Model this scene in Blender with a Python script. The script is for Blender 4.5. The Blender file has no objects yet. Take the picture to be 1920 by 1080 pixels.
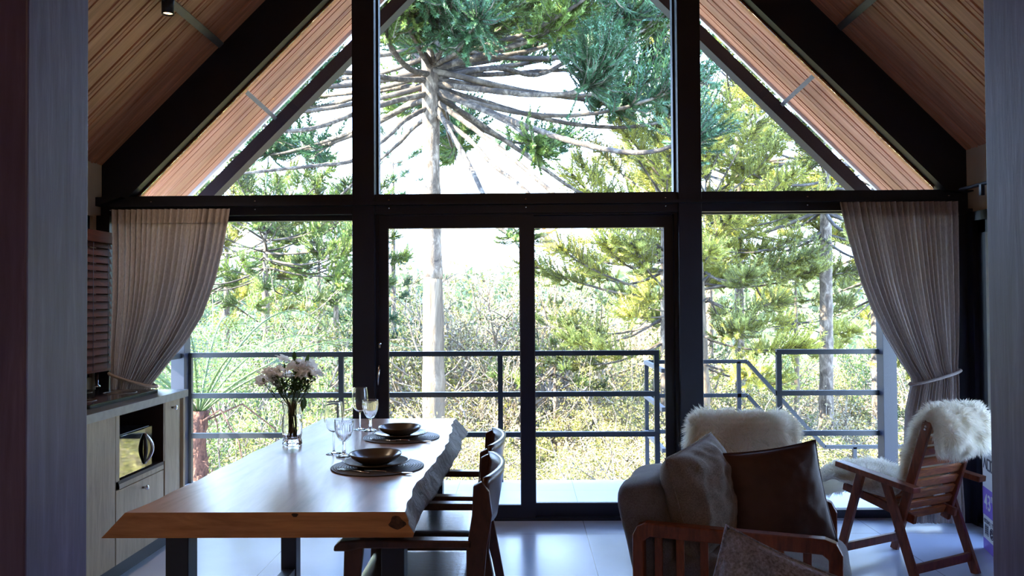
import bpy, math, random
import numpy as np
from mathutils import Vector, Matrix, noise
R = math.radians
PI = math.pi
sc = bpy.context.scene
COL = sc.collection

# ---------------------------------------------------------------- camera
F = 1493.0
cam_d = bpy.data.cameras.new('camera')
cam = bpy.data.objects.new('camera', cam_d); COL.objects.link(cam)
CAM = Vector((0, 0, 1.45))
ROT = Matrix.Rotation(R(0.77), 3, 'Z') @ Matrix.Rotation(R(90 + 1.07), 3, 'X') @ Matrix.Rotation(R(-0.37), 3, 'Z')
cam.matrix_world = Matrix.Translation(CAM) @ ROT.to_4x4()
cam_d.sensor_width = 36.0
cam_d.lens = 36.0 * F / 1920.0
cam_d.clip_start = 0.05; cam_d.clip_end = 3000
sc.camera = cam
def ray(px, py): return ROT @ Vector((px - 960, 540 - py, -F))
def at(px, py, Y):
    d = ray(px, py); return CAM + d * (Y / d.y)
def atz(px, py, z):
    d = ray(px, py); return CAM + d * ((z - CAM.z) / d.z)
def atx(px, py, x):
    d = ray(px, py); return CAM + d * (x / d.x)

# ---------------------------------------------------------------- mesh builder
class MB:
    def __init__(s): s.v = []; s.f = []; s.m = []; s.s = []
    def add(s, vs, fs, mi=0, smooth=False):
        o = len(s.v); s.v.extend([tuple(v) for v in vs])
        for f in fs: s.f.append(tuple(i + o for i in f)); s.m.append(mi); s.s.append(smooth)
        return s
    def box(s, a, b, mi=0):
        x0, y0, z0 = (min(a[i], b[i]) for i in range(3)); x1, y1, z1 = (max(a[i], b[i]) for i in range(3))
        return s.add([(x0,y0,z0),(x1,y0,z0),(x1,y1,z0),(x0,y1,z0),(x0,y0,z1),(x1,y0,z1),(x1,y1,z1),(x0,y1,z1)],
                     [(0,3,2,1),(4,5,6,7),(0,1,5,4),(1,2,6,5),(2,3,7,6),(3,0,4,7)], mi)
    def bar(s, a, b, w, h, up=(0,0,1), mi=0, w2=None, h2=None):
        a = Vector(a); b = Vector(b); d = (b - a).normalized(); up = Vector(up)
        x = d.cross(up)
        if x.length < 1e-4: x = d.cross(Vector((0,1,0)))
        x.normalize(); y = x.cross(d).normalized()
        w2 = w if w2 is None else w2; h2 = h if h2 is None else h2
        vs = [a + x*sx*w/2 + y*sy*h/2 for sx, sy in ((-1,-1),(1,-1),(1,1),(-1,1))] + \
             [b + x*sx*w2/2 + y*sy*h2/2 for sx, sy in ((-1,-1),(1,-1),(1,1),(-1,1))]
        return s.add(vs, [(0,1,2,3),(7,6,5,4),(0,4,5,1),(1,5,6,2),(2,6,7,3),(3,7,4,0)], mi)
    def tube(s, pts, rad, n=8, mi=0, smooth=True, closed=False, jit=0.0, ell=1.0):
        pts = [Vector(p) for p in pts]; k = len(pts)
        if not hasattr(rad, '__len__'): rad = [rad] * k
        vs = []; prev = None
        for i, p in enumerate(pts):
            if closed: t = pts[(i+1) % k] - pts[i-1]
            else: t = pts[min(i+1, k-1)] - pts[max(i-1, 0)]
            t.normalize()
            if prev is None:
                u = t.cross(Vector((0,0,1)))
                if u.length < 1e-3: u = t.cross(Vector((0,1,0)))
            else: u = prev - t * prev.dot(t)
            u.normalize(); w = t.cross(u); prev = u
            for j in range(n):
                a = 2*PI*j/n; r = rad[i] * (1 + (random.uniform(-jit, jit) if jit else 0))
                vs.append(p + u*math.cos(a)*r + w*math.sin(a)*r*ell)
        fs = []
        for i in range(k if closed else k-1):
            i2 = (i+1) % k
            for j in range(n):
                j2 = (j+1) % n; fs.append((i*n+j, i*n+j2, i2*n+j2, i2*n+j))
        if not closed:
            fs.append(tuple(range(n-1, -1, -1))); fs.append(tuple((k-1)*n + j for j in range(n)))
        return s.add(vs, fs, mi, smooth)
    def lathe(s, prof, c=(0,0,0), n=32, mi=0, mod=None, smooth=True, sx=1, sy=1):
        vs = []
        for i, (r, z) in enumerate(prof):
            for j in range(n):
                a = 2*PI*j/n; rr = r * (mod(i, a, z) if mod else 1)
                vs.append((c[0] + rr*math.cos(a)*sx, c[1] + rr*math.sin(a)*sy, c[2] + z))
        fs = []
        for i in range(len(prof)-1):
            for j in range(n):
                j2 = (j+1) % n; fs.append((i*n+j, i*n+j2, (i+1)*n+j2, (i+1)*n+j))
        return s.add(vs, fs, mi, smooth)
    def grid(s, fn, nu, nv, mi=0, smooth=True, wrap=False):
        vs = [fn(i/nu, j/nv) for i in range(nu+1) for j in range(nv+1)]
        fs = [(i*(nv+1)+j, (i+1)*(nv+1)+j, (i+1)*(nv+1)+j+1, i*(nv+1)+j+1) for i in range(nu) for j in range(nv)]
        return s.add(vs, fs, mi, smooth)
    def prism(s, poly, y0, y1, mi=0, axis='y'):
        n = len(poly)
        def P(a, b, y): return {'y': (a, y, b), 'z': (a, b, y), 'x': (y, a, b)}[axis]
        vs = [P(a, b, y0) for a, b in poly] + [P(a, b, y1) for a, b in poly]
        fs = [tuple(range(n)), tuple(range(2*n-1, n-1, -1))] + [(i, i+n, (i+1) % n + n, (i+1) % n) for i in range(n)]
        return s.add(vs, fs, mi)
    def mesh(s, name, mats):
        me = bpy.data.meshes.new(name)
        me.from_pydata([tuple(v) for v in s.v], [], s.f); 
        for m in (mats if isinstance(mats, (list, tuple)) else [mats]): me.materials.append(m)
        me.polygons.foreach_set('material_index', s.m); me.polygons.foreach_set('use_smooth', s.s)
        me.update(); 
        return me
    def build(s, name, mats, parent=None, bevel=0, sub=0, fix=True, loc=None):
        me = s.mesh(name, mats)
        if fix:
            import bmesh
            b = bmesh.new(); b.from_mesh(me); bmesh.ops.recalc_face_normals(b, faces=b.faces); b.to_mesh(me); b.free()
        o = link(name, me, parent)
        if loc: o.location = loc
        if bevel:
            m = o.modifiers.new('bevel', 'BEVEL'); m.width = bevel; m.segments = 2; m.limit_method = 'ANGLE'; m.angle_limit = R(40)
        if sub:
            m = o.modifiers.new('subd', 'SUBSURF'); m.levels = sub; m.render_levels = sub
        return o
def link(name, me, parent=None):
    o = bpy.data.objects.new(name, me); COL.objects.link(o)
    if parent: o.parent = parent
    return o
def thing(name, label, cat, loc=(0,0,0), rz=0, group=None):
    o = bpy.data.objects.new(name, None); COL.objects.link(o); o.empty_display_size = .1
    o.location = loc; o.rotation_euler = (0, 0, rz); return tag(o, label, cat, group)
def tag(o, label, cat, group=None, kind=None):
    o['label'] = label; o['category'] = cat
    if group: o['group'] = group
    if kind: o['kind'] = kind
    return o
def struct(o, label=None):
    o['kind'] = 'structure'
    if label: o['label'] = label
    return o
def sbox(name, a, b, mat, bevel=0): return struct(MB().box(a, b).build(name, mat, bevel=bevel))
def copy_tree(o, parent=None):
    c = o.copy(); COL.objects.link(c); c.parent = parent
    for ch in o.children: copy_tree(ch, c)
    return c

# ---------------------------------------------------------------- materials
def srgb(r, g, b):
    f = lambda c: (c/255/12.92) if c/255 <= .04045 else ((c/255+.055)/1.055)**2.4
    return (f(r), f(g), f(b), 1)
class NT:
    def __init__(s, name):
        s.mat = bpy.data.materials.new(name); s.mat.use_nodes = True
        s.t = s.mat.node_tree; s.t.nodes.clear()
        s.out = s.n('ShaderNodeOutputMaterial')
    def n(s, ty, **kw):
        nd = s.t.nodes.new(ty)
        for k, v in kw.items():
            if k in nd.inputs.keys() if isinstance(k, str) else False: nd.inputs[k].default_value = v
            else: setattr(nd, k, v)
        return nd
    def l(s, a, b): s.t.links.new(a, b)
    def coord(s, kind='Object', scale=(1,1,1), rot=(0,0,0), loc=(0,0,0)):
        tc = s.n('ShaderNodeTexCoord'); mp = s.n('ShaderNodeMapping')
        mp.inputs['Scale'].default_value = scale; mp.inputs['Rotation'].default_value = rot; mp.inputs['Location'].default_value = loc
        s.l(tc.outputs[kind], mp.inputs[0]); return mp.outputs[0]
    def noise(s, vec, scale, detail=4, rough=.5, dist=0):
        nd = s.n('ShaderNodeTexNoise'); nd.inputs['Scale'].default_value = scale; nd.inputs['Detail'].default_value = detail
        nd.inputs['Roughness'].default_value = rough; nd.inputs['Distortion'].default_value = dist
        s.l(vec, nd.inputs['Vector']); return nd.outputs['Fac']
    def ramp(s, fac, stops):
        nd = s.n('ShaderNodeValToRGB'); e = nd.color_ramp.elements
        e[0].position = stops[0][0]; e[0].color = stops[0][1]; e[1].position = stops[-1][0]; e[1].color = stops[-1][1]
        for p, c in stops[1:-1]: x = e.new(p); x.color = c
        s.l(fac, nd.inputs[0]); return nd.outputs[0]
    def bump(s, h, strength=.3, dist=.01):
        nd = s.n('ShaderNodeBump'); nd.inputs['Strength'].default_value = strength; nd.inputs['Distance'].default_value = dist
        s.l(h, nd.inputs['Height']); return nd.outputs[0]
    def bsdf(s, col=None, rough=.5, metal=0, **kw):
        b = s.n('ShaderNodeBsdfPrincipled'); b.inputs['Roughness'].default_value = rough; b.inputs['Metallic'].default_value = metal
        if isinstance(col, (tuple, list)): b.inputs['Base Color'].default_value = col
        elif col is not None: s.l(col, b.inputs['Base Color'])
        for k, v in kw.items():
            k = k.replace('_', ' ')
            if hasattr(v, 'links'): s.l(v, b.inputs[k])
            else: b.inputs[k].default_value = v
        s.l(b.outputs[0], s.out.inputs[0]); return b
def plain(name, col, rough=.5, metal=0, var=.12, sc_=12, bump=.0, **kw):
    t = NT(name); v = t.coord(); f = t.noise(v, sc_, 3)
    lo = tuple(c*(1-var) for c in col[:3]) + (1,); hi = tuple(min(1, c*(1+var)) for c in col[:3]) + (1,)
    b = t.bsdf(t.ramp(f, [(.3, lo), (.7, hi)]), rough, metal, **kw)
    if bump: t.l(t.bump(t.noise(v, sc_*8, 2), bump, .005), b.inputs['Normal'])
    return t.mat
def wood(name, dark, light, axis=(1,12,12), scale=1.6, rough=.42, bump=.12, coat=0):
    t = NT(name); v = t.coord(scale=axis)
    n1 = t.noise(v, scale, 6, .6, 1.2); n2 = t.noise(v, scale*5, 3, .6)
    mx = t.n('ShaderNodeMath', operation='MULTIPLY_ADD'); t.l(n2, mx.inputs[0]); mx.inputs[1].default_value = .35; t.l(n1, mx.inputs[2])
    mid = tuple((a+b)/2 for a, b in zip(dark, light))
    b = t.bsdf(t.ramp(mx.outputs[0], [(.45, dark), (.65, mid), (.85, light)]), rough)
    b.inputs['Coat Weight'].default_value = coat
    t.l(t.bump(mx.outputs[0], bump, .004), b.inputs['Normal']); return t.mat
def fabric(name, col, scale=260, var=.35, rough=.95, sheen=.3, bump=.5, mott=18):
    t = NT(name); v = t.coord()
    f = t.noise(v, scale, 2, .7); g = t.noise(v, mott, 3)
    mx = t.n('ShaderNodeMath', operation='MULTIPLY_ADD'); t.l(g, mx.inputs[0]); mx.inputs[1].default_value = .4; t.l(f, mx.inputs[2])
    lo = tuple(c*(1-var) for c in col[:3]) + (1,); hi = tuple(min(1, c*(1+var)) for c in col[:3]) + (1,)
    b = t.bsdf(t.ramp(mx.outputs[0], [(.5, lo), (.9, hi)]), rough); b.inputs['Sheen Weight'].default_value = sheen
    t.l(t.bump(f, bump, .002), b.inputs['Normal']); return t.mat
M = {}
M['steel'] = plain('black_steel', (.005, .007, .018, 1), .42, 0, .2, 6, .05)
M['steel_grey'] = plain('grey_steel', (.13, .13, .135, 1), .45, .3)
M['rail'] = plain('railing_steel', (.010, .014, .019, 1), .4)
M['chrome'] = plain('chrome', (.75, .75, .77, 1), .15, 1, .03)
M['plaster'] = plain('beige_plaster', (.62, .56, .46, 1), .9, 0, .08, 3, .1)
M['white_trim'] = plain('white_trim', (.78, .77, .74, 1), .6, 0, .05)
M['backwood'] = wood('dark_panelling', (.03,.016,.01,1), (.08,.042,.024,1), (1,9,.6), 2)
M['chairwood'] = wood('reddish_chair_wood', (.09,.022,.010,1), (.26,.075,.03,1), (6,6,1.2), 4, .35)
M['slatwood'] = wood('orange_slat_wood', (.26,.075,.022,1), (.60,.23,.075,1), (2,10,10), 4, .35)
M['darkwood'] = wood('dark_walnut', (.035,.012,.008,1), (.085,.030,.018,1), (4,4,2), 4, .3)
M['cabinet'] = wood('grey_oak_veneer', (.36,.28,.185,1), (.52,.42,.29,1), (10,10,1), 3, .55, .05)
M['cabinet_dark'] = plain('dark_brown_lining', (.035,.018,.015,1), .6)
M['counter'] = plain('dark_worktop', (.055,.055,.06,1), .3, 0, .15, 40)
M['counter_edge'] = plain('grey_worktop_edge', (.33,.33,.30,1), .45, 0, .1, 30)
M['blackglass'] = plain('black_ceramic_glass', (.006,.006,.009,1), .08)
M['blind'] = wood('red_brown_blind', (.05,.012,.006,1), (.12,.028,.011,1), (12,1.5,12), 3, .8)
M['leather'] = plain('brown_leather', (.075,.038,.03,1), .58, 0, .2, 7, .12)
M['seat_leather'] = plain('dark_seat_leather', (.035,.026,.03,1), .27, 0, .2, 9, .1, Specular_IOR_Level=.8)
M['greyfab'] = fabric('grey_woven_fabric', (.155,.16,.175,1))
M['cushfab'] = fabric('taupe_woven_fabric', (.20,.18,.155,1), 200)
M['pilfab'] = fabric('blue_grey_chenille', (.25,.31,.48,1), 130, .55, bump=.9, mott=30)
M['plate'] = plain('dark_glazed_stoneware', (.075,.055,.040,1), .25, 0, .25, 10)
M['mat'] = None

M['cardboard'] = plain('white_carton', (.66,.65,.66,1), .6, 0, .04)
M['purple'] = plain('purple_print', (.17,.075,.52,1), .5, 0, .05)
M['ink'] = plain('dark_print', (.07,.06,.10,1), .6)
M['plastic_black'] = plain('black_plastic', (.012,.012,.014,1), .3)
M['sealstrip'] = plain('pale_seal_strip', (.45,.45,.42,1), .6)

# timber post: painted bluish-brown
t = NT('scuffed_painted_timber'); v = t.coord(scale=(9,9,.8)); f = t.noise(v, 5, 6, .65, .3); g = t.noise(t.coord(), 2.2, 3)
b = t.bsdf(t.ramp(f, [(.3, (.065,.048,.12,1)), (.55, (.10,.078,.18,1)), (.75, (.16,.13,.26,1))]), .45)
t.l(t.bump(f, .25, .003), b.inputs['Normal']); M['post'] = t.mat

# curtain: linen, translucent
t = NT('taupe_linen_curtain'); v = t.coord(scale=(1,1,.25)); f = t.noise(v, 160, 2, .7)
c = t.ramp(f, [(.3, (.37,.31,.29,1)), (.7, (.52,.455,.43,1))])
b = t.bsdf(c, .9); tr = t.n('ShaderNodeBsdfTranslucent'); t.l(c, tr.inputs[0]); mx = t.n('ShaderNodeMixShader'); mx.inputs[0].default_value = .30
t.l(b.outputs[0], mx.inputs[1]); t.l(tr.outputs[0], mx.inputs[2]); t.l(mx.outputs[0], t.out.inputs[0]); M['curtain'] = t.mat

# window glass: clear pane, light passes straight through, fresnel reflection
t = NT('window_glass'); tr = t.n('ShaderNodeBsdfTransparent'); tr.inputs[0].default_value = (.95,.97,.97,1)
gl = t.n('ShaderNodeBsdfGlossy'); gl.inputs['Roughness'].default_value = .01; fr = t.n('ShaderNodeFresnel'); fr.inputs[0].default_value = 1.35
mx = t.n('ShaderNodeMixShader'); t.l(fr.outputs[0], mx.inputs[0]); t.l(tr.outputs[0], mx.inputs[1]); t.l(gl.outputs[0], mx.inputs[2]); t.l(mx.outputs[0], t.out.inputs[0]); M['glass'] = t.mat
t = NT('table_glass'); b = t.bsdf((1,1,1,1), .02); b.inputs['Transmission Weight'].default_value = 1; b.inputs['IOR'].default_value = 1.45; M['tglass'] = t.mat
t = NT('mirror_glass'); b = t.bsdf((.20,.215,.215,1), .04, 1); M['mirror'] = t.mat
t = NT('lamp_bulb'); e = t.n('ShaderNodeEmission'); e.inputs[0].default_value = (1,.55,.2,1); e.inputs[1].default_value = 9; t.l(e.outputs[0], t.out.inputs[0]); M['bulb'] = t.mat

def tile(name, col, rough, ox, oy, size=.91, grout=(.22,.22,.23,1)):
    t = NT(name); tc = t.n('ShaderNodeTexCoord'); sp = t.n('ShaderNodeSeparateXYZ'); t.l(tc.outputs['Object'], sp.inputs[0])
    ds = []
    for k, o in ((0, ox), (1, oy)):
        a = t.n('ShaderNodeMath', operation='MULTIPLY_ADD'); t.l(sp.outputs[k], a.inputs[0]); a.inputs[1].default_value = 1/size; a.inputs[2].default_value = -o/size + .5
        fr = t.n('ShaderNodeMath', operation='FRACT'); t.l(a.outputs[0], fr.inputs[0])
        s_ = t.n('ShaderNodeMath', operation='SUBTRACT'); t.l(fr.outputs[0], s_.inputs[0]); s_.inputs[1].default_value = .5
        ab = t.n('ShaderNodeMath', operation='ABSOLUTE'); t.l(s_.outputs[0], ab.inputs[0]); ds.append(ab.outputs[0])
    mn = t.n('ShaderNodeMath', operation='MINIMUM'); t.l(ds[0], mn.inputs[0]); t.l(ds[1], mn.inputs[1])
    lt = t.n('ShaderNodeMath', operation='LESS_THAN'); t.l(mn.outputs[0], lt.inputs[0]); lt.inputs[1].default_value = .0022/size
    f = t.noise(t.coord(), 3.5, 5, .6)
    c = t.ramp(f, [(.3, tuple(x*.93 for x in col[:3])+(1,)), (.7, col)])
    mx = t.n('ShaderNodeMixRGB'); t.l(lt.outputs[0], mx.inputs[0]); t.l(c, mx.inputs[1]); mx.inputs[2].default_value = grout
    b = t.bsdf(mx.outputs[0], rough); 
    return t.mat
M['floor'] = tile('grey_porcelain_floor', (.50,.57,.72,1), .22, .39, 5.02)
M['deck'] = tile('pale_deck_tile', (.50,.53,.58,1), .5, .39, 6.2)

# placemat rings
t = NT('woven_placemat'); w = t.n('ShaderNodeTexWave', wave_type='RINGS', rings_direction='Z'); w.inputs['Scale'].default_value = 28; t.l(t.coord(), w.inputs[0])
b = t.bsdf(t.ramp(w.outputs['Fac'], [(.2, (.016,.013,.014,1)), (.8, (.10,.085,.09,1))]), .5); t.l(t.bump(w.outputs['Fac'], .8, .003), b.inputs['Normal']); M['mat'] = t.mat

# table timber
t = NT('live_edge_timber'); v = t.coord(scale=(3.2,.55,6)); n1 = t.noise(v, 2.0, 6, .6, 1.6); n2 = t.noise(v, 14, 3, .6)
mx = t.n('ShaderNodeMath', operation='MULTIPLY_ADD'); t.l(n2, mx.inputs[0]); mx.inputs[1].default_value = .25; t.l(n1, mx.inputs[2])
c = t.ramp(mx.outputs[0], [(.38, (.17,.085,.045,1)), (.55, (.34,.185,.11,1)), (.7, (.42,.24,.15,1)), (.85, (.48,.29,.19,1))])
k = t.noise(t.coord(scale=(1,.5,1), loc=(3.1,.4,0)), 3.4, 2); kr = t.ramp(k, [(.28, (.25,.2,.18,1)), (.33, (1,1,1,1))])
ml = t.n('ShaderNodeMixRGB', blend_type='MULTIPLY'); ml.inputs[0].default_value = 1; t.l(c, ml.inputs[1]); t.l(kr, ml.inputs[2])
b = t.bsdf(ml.outputs[0], .33, Specular_IOR_Level=.8, Coat_Weight=.8, Coat_Roughness=.24, Coat_IOR=1.6); t.l(t.bump(mx.outputs[0], .06, .003), b.inputs['Normal']); M['table'] = t.mat
M['tableend'] = wood('warm_lit_table_end', (.28,.10,.025,1), (.62,.29,.09,1), (.8,6,6), 2.2, .4, .1)  # same timber as the top; warm light on the end put into its colour
t = NT('knot_wood'); f = t.noise(t.coord(), 22, 5, .7, 2); b = t.bsdf(t.ramp(f, [(.35, (.012,.006,.004,1)), (.6, (.12,.05,.022,1))]), .7); M['knot'] = t.mat
t = NT('bark_edge'); v = t.coord(); f = t.noise(v, 16, 6, .7, .8); g = t.noise(v, 45, 3)
b = t.bsdf(t.ramp(f, [(.3, (.10,.085,.075,1)), (.5, (.25,.23,.21,1)), (.75, (.44,.41,.38,1))]), .75)
t.l(t.bump(f, .7, .02), b.inputs['Normal']); M['bark_edge'] = t.mat

# ceiling boards
t = NT('cedar_ceiling_board'); tc = t.n('ShaderNodeTexCoord'); sp = t.n('ShaderNodeSeparateXYZ'); t.l(tc.outputs['Object'], sp.inputs[0])
a = t.n('ShaderNodeMath', operation='MULTIPLY'); t.l(sp.outputs[1], a.inputs[0]); a.inputs[1].default_value = 1/.196
fl = t.n('ShaderNodeMath', operation='FLOOR'); t.l(a.outputs[0], fl.inputs[0]); wn = t.n('ShaderNodeTexWhiteNoise', noise_dimensions='1D'); t.l(fl.outputs[0], wn.inputs['W'])
f = t.noise(t.coord(scale=(1,22,1)), 1.5, 6, .6, .5); ad = t.n('ShaderNodeMath', operation='MULTIPLY_ADD'); t.l(wn.outputs['Value'], ad.inputs[0]); ad.inputs[1].default_value = .20; t.l(f, ad.inputs[2])
b = t.bsdf(t.ramp(ad.outputs[0], [(.35, (.38,.155,.07,1)), (.62, (.60,.265,.15,1)), (.95, (.78,.41,.25,1))]), .42)
t.l(t.bump(f, .1, .003), b.inputs['Normal']); M['ceiling'] = t.mat

# fur, leaves, bark
def leafmat(name, lo, hi, trans=.35, rough=.5, sc_=1.3, vary=False):
    t = NT(name); g = t.n('ShaderNodeNewGeometry'); v = t.coord()
    f = t.noise(v, sc_, 2); rn = g.outputs['Random Per Island']
    ad = t.n('ShaderNodeMath', operation='MULTIPLY_ADD'); t.l(rn, ad.inputs[0]); ad.inputs[1].default_value = .5; t.l(f, ad.inputs[2])
    c = t.ramp(ad.outputs[0], [(.4, lo), (.95, hi)])
    if vary:
        oi = t.n('ShaderNodeObjectInfo'); f2 = t.noise(v, .9, 1); a2 = t.n('ShaderNodeMath', operation='MULTIPLY_ADD'); t.l(oi.outputs['Random'], a2.inputs[0]); a2.inputs[1].default_value = .5; t.l(f2, a2.inputs[2])
        vr = t.ramp(a2.outputs[0], [(.3, (.38,.42,.38,1)), (.62, (.9,.9,.9,1)), (.95, (1.9,1.75,1.5,1))]); ml = t.n('ShaderNodeMixRGB', blend_type='MULTIPLY'); ml.inputs[0].default_value = 1
        t.l(c, ml.inputs[1]); t.l(vr, ml.inputs[2]); c = ml.outputs[0]
    b = t.bsdf(c, rough); tr = t.n('ShaderNodeBsdfTranslucent'); t.l(c, tr.inputs[0]); mx = t.n('ShaderNodeMixShader'); mx.inputs[0].default_value = trans
    t.l(b.outputs[0], mx.inputs[1]); t.l(tr.outputs[0], mx.inputs[2]); t.l(mx.outputs[0], t.out.inputs[0]); return t.mat
def barkmat(name, a, b_, c_, scale=7, zs=.45, bump=.8):
    t = NT(name); f = t.noise(t.coord(scale=(1,1,zs)), scale, 6, .7, .6)
    b = t.bsdf(t.ramp(f, [(.32, a), (.5, b_), (.68, c_)]), .9); t.l(t.bump(f, bump, .05), b.inputs['Normal']); return t.mat
M['petal'] = leafmat('white_petal', (.90,.90,.90,1), (.97,.97,.97,1), .7, .6, 20)
M['fur'] = leafmat('cream_wool', (.86,.81,.69,1), (.97,.95,.88,1), .5, .8, 6)
M['hide'] = plain('suede_hide', (.62,.50,.36,1), .9, 0, .12, 8, .2)
M['bark'] = barkmat('mottled_araucaria_bark', (.035,.024,.016,1), (.14,.105,.072,1), (.40,.32,.235,1))
M['barkpale'] = barkmat('pale_peeled_bark', (.06,.042,.026,1), (.15,.11,.068,1), (.27,.205,.13,1), 5, .18)
M['branchbark'] = barkmat('branch_bark', (.02,.015,.011,1), (.065,.05,.036,1), (.24,.195,.14,1), 6, 1)
M['twig'] = barkmat('dry_twig', (.07,.052,.035,1), (.20,.155,.11,1), (.42,.35,.26,1), 9, 1)
M['fernbark'] = barkmat('rusty_fern_trunk', (.03,.012,.008,1), (.11,.042,.024,1), (.24,.11,.065,1), 22, .5)
M['needle_dark'] = leafmat('deep_green_needles', (.010,.032,.016,1), (.075,.17,.065,1), .2)
M['needle'] = leafmat('green_needles', (.020,.045,.010,1), (.15,.22,.05,1), .25, vary=True)
M['needle_yellow'] = leafmat('yellow_green_needles', (.035,.050,.010,1), (.36,.37,.08,1), .3, vary=True)
M['leaf_olive'] = leafmat('olive_leaves', (.015,.022,.005,1), (.27,.26,.07,1), .3, vary=True)
M['leaf_green'] = leafmat('mid_green_leaves', (.010,.025,.006,1), (.13,.19,.045,1), .3, vary=True)
M['leaf_straw'] = leafmat('straw_leaves', (.06,.045,.02,1), (.46,.38,.21,1), .3, vary=True)
M['leaf_bouquet'] = leafmat('bouquet_leaf', (.02,.05,.012,1), (.07,.14,.03,1), .3)
M['fern'] = leafmat('fern_frond', (.02,.04,.014,1), (.10,.15,.05,1), .4)
M['ground'] = plain('leaf_litter', (.07,.06,.03,1), .95, 0, .5, .8)
M['hill'] = plain('wooded_hillside', (.10,.14,.07,1), .95, 0, .45, .25)
SKY, SUN, SUNDIR, EXPO = 5.4, 22.0, (-.80, -.25, .62), 1.8
# ---------------------------------------------------------------- the room shell
XA, ZA = .085, 5.325                # ridge
XL, XR = -2.83, 2.95                # side walls
def roofz(x): return ZA - abs(x - XA)
YF = 5.38                           # window wall
YB = -2.6
YG = 6.72                           # roof gable end
fx = lambda px: at(px, 560, YF).x
fz = lambda py, px=980: at(px, py, YF).z

sbox('floor', (XL-.2, YB-.15, -.12), (XR+.2, YF+.06, 0), M['floor'])
sbox('wall_left', (XL-.15, YB, 0), (XL, 3.9, roofz(XL)), M['plaster'])
o = MB().box((XL-.15, 3.9, 0), (XL, 5.2, .98)).box((XL-.15, 3.9, 2.04), (XL, 5.2, roofz(XL))).box((XL-.15, 5.2, 0), (XL, YF+.06, roofz(XL)))
struct(o.build('wall_left.001', M['plaster']))
DY0, DY1 = 3.35, 5.31
o = MB().box((XR, YB, 0), (XR+.15, DY0, roofz(XR))).box((XR, DY0, 2.02), (XR+.15, YF+.06, roofz(XR))).box((XR, DY1, 0), (XR+.15, YF+.06, 2.02))
struct(o.build('wall_right', M['plaster']))
struct(MB().prism([(XL-.15,0),(XR+.15,0),(XR+.15,roofz(XR+.15)),(XA,ZA),(XL-.15,roofz(XL-.15))], YB-.15, YB).build('wall_back', M['backwood']))

# boarded ceiling, running on as the soffit outside
def boards(sgn, xe):
    mb = MB(); rnd = random.Random(5 + sgn); y = YB
    rows = []
    while y < YG:
        w = .196; e = min(y + w, YG)
        rows += [(y, 0), (y+.006, .0), (y+.010, -.012), (y+.118, -.012), (y+.121, -.007), (y+.128, -.007), (y+.132, -.016), (y+.150, -.016), (y+.154, -.009), (y+.162, -.009), (y+.166, -.012), (e-.004, -.012), (e-.001, 0)]
        y = e
    vs = []
    for (yy, d) in rows:
        for xx in (xe, XA):
            z = roofz(xx) + d*1.4
            vs.append((xx, min(yy, YG), z if xx != XA else ZA + d*1.4))
    fs = [(2*i, 2*i+1, 2*i+3, 2*i+2) for i in range(len(rows)-1)]
    mb.add(vs, fs)
    t = .14
    mb.add([(xe,YB,roofz(xe)+.01),(XA,YB,ZA+.01),(XA,YG,ZA+.01),(xe,YG,roofz(xe)+.01),
            (xe,YB,roofz(xe)+t),(XA,YB,ZA+t),(XA,YG,ZA+t),(xe,YG,roofz(xe)+t)],
           [(4,5,6,7),(0,3,7,4),(0,4,5,1),(3,2,6,7)], 1)
    return mb
XEL, XER = -3.62, 3.74
struct(boards(-1, XEL).build('ceiling', [M['ceiling'], M['steel_grey']], fix=False))
struct(boards(1, XER).build('ceiling.001', [M['ceiling'], M['steel_grey']], fix=False))

def slope_bar(name, x0, x1, top, bot, y0, y1, mat):
    """black rafter pair following the roof slope; top and bot are vertical drops under the ceiling"""
    poly = [(x0, roofz(x0)-bot), (XA, ZA-bot), (x1, roofz(x1)-bot), (x1, roofz(x1)-top), (XA, ZA-top), (x0, roofz(x0)-top)]
    return struct(MB().prism(poly, y0, y1).build(name, mat))
slope_bar('trim_1', XL, XR, .005, .41, 5.31, YF+.06, M['steel'])
slope_bar('trim_2', -3.45, 3.6, .265, .40, 6.42, 6.55, M['steel'])
slope_bar('trim_3', XEL, XER, -.16, .05, YG-.005, YG+.03, M['white_trim'])
slope_bar('trim_4', -2.66, 2.78, .405, .43, YF+.02, YF+.06, M['slatwood'])
# roof struts running from the room to the outer rafter at constant height
k = 5
for (x, s) in ((-2.02, 1), (2.12, -1)):
    z = roofz(x) - .02
    mb = MB().bar((x, 1.35, z), (x, 5.25, z), .045, .07, up=(s*.7, 0, -.7))
    mb.bar((x, YF+.05, z-.17), (x, 6.46, z-.22), .03, .07, up=(s*.7, 0, -.7))
    struct(mb.build('trim_%d' % k, M['steel_grey'])); k += 1
struct(MB().prism([(XEL, roofz(XEL)-.02), (XEL-.03, roofz(XEL)-.05), (XEL-.03, roofz(XEL)+.16), (XEL, roofz(XEL)+.16)], YB, YG).build('trim_7', M['steel_grey']))
struct(MB().prism([(XER, roofz(XER)-.02), (XER+.03, roofz(XER)-.05), (XER+.03, roofz(XER)+.16), (XER, roofz(XER)+.16)], YB, YG).build('trim_8', M['steel_grey']))

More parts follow.
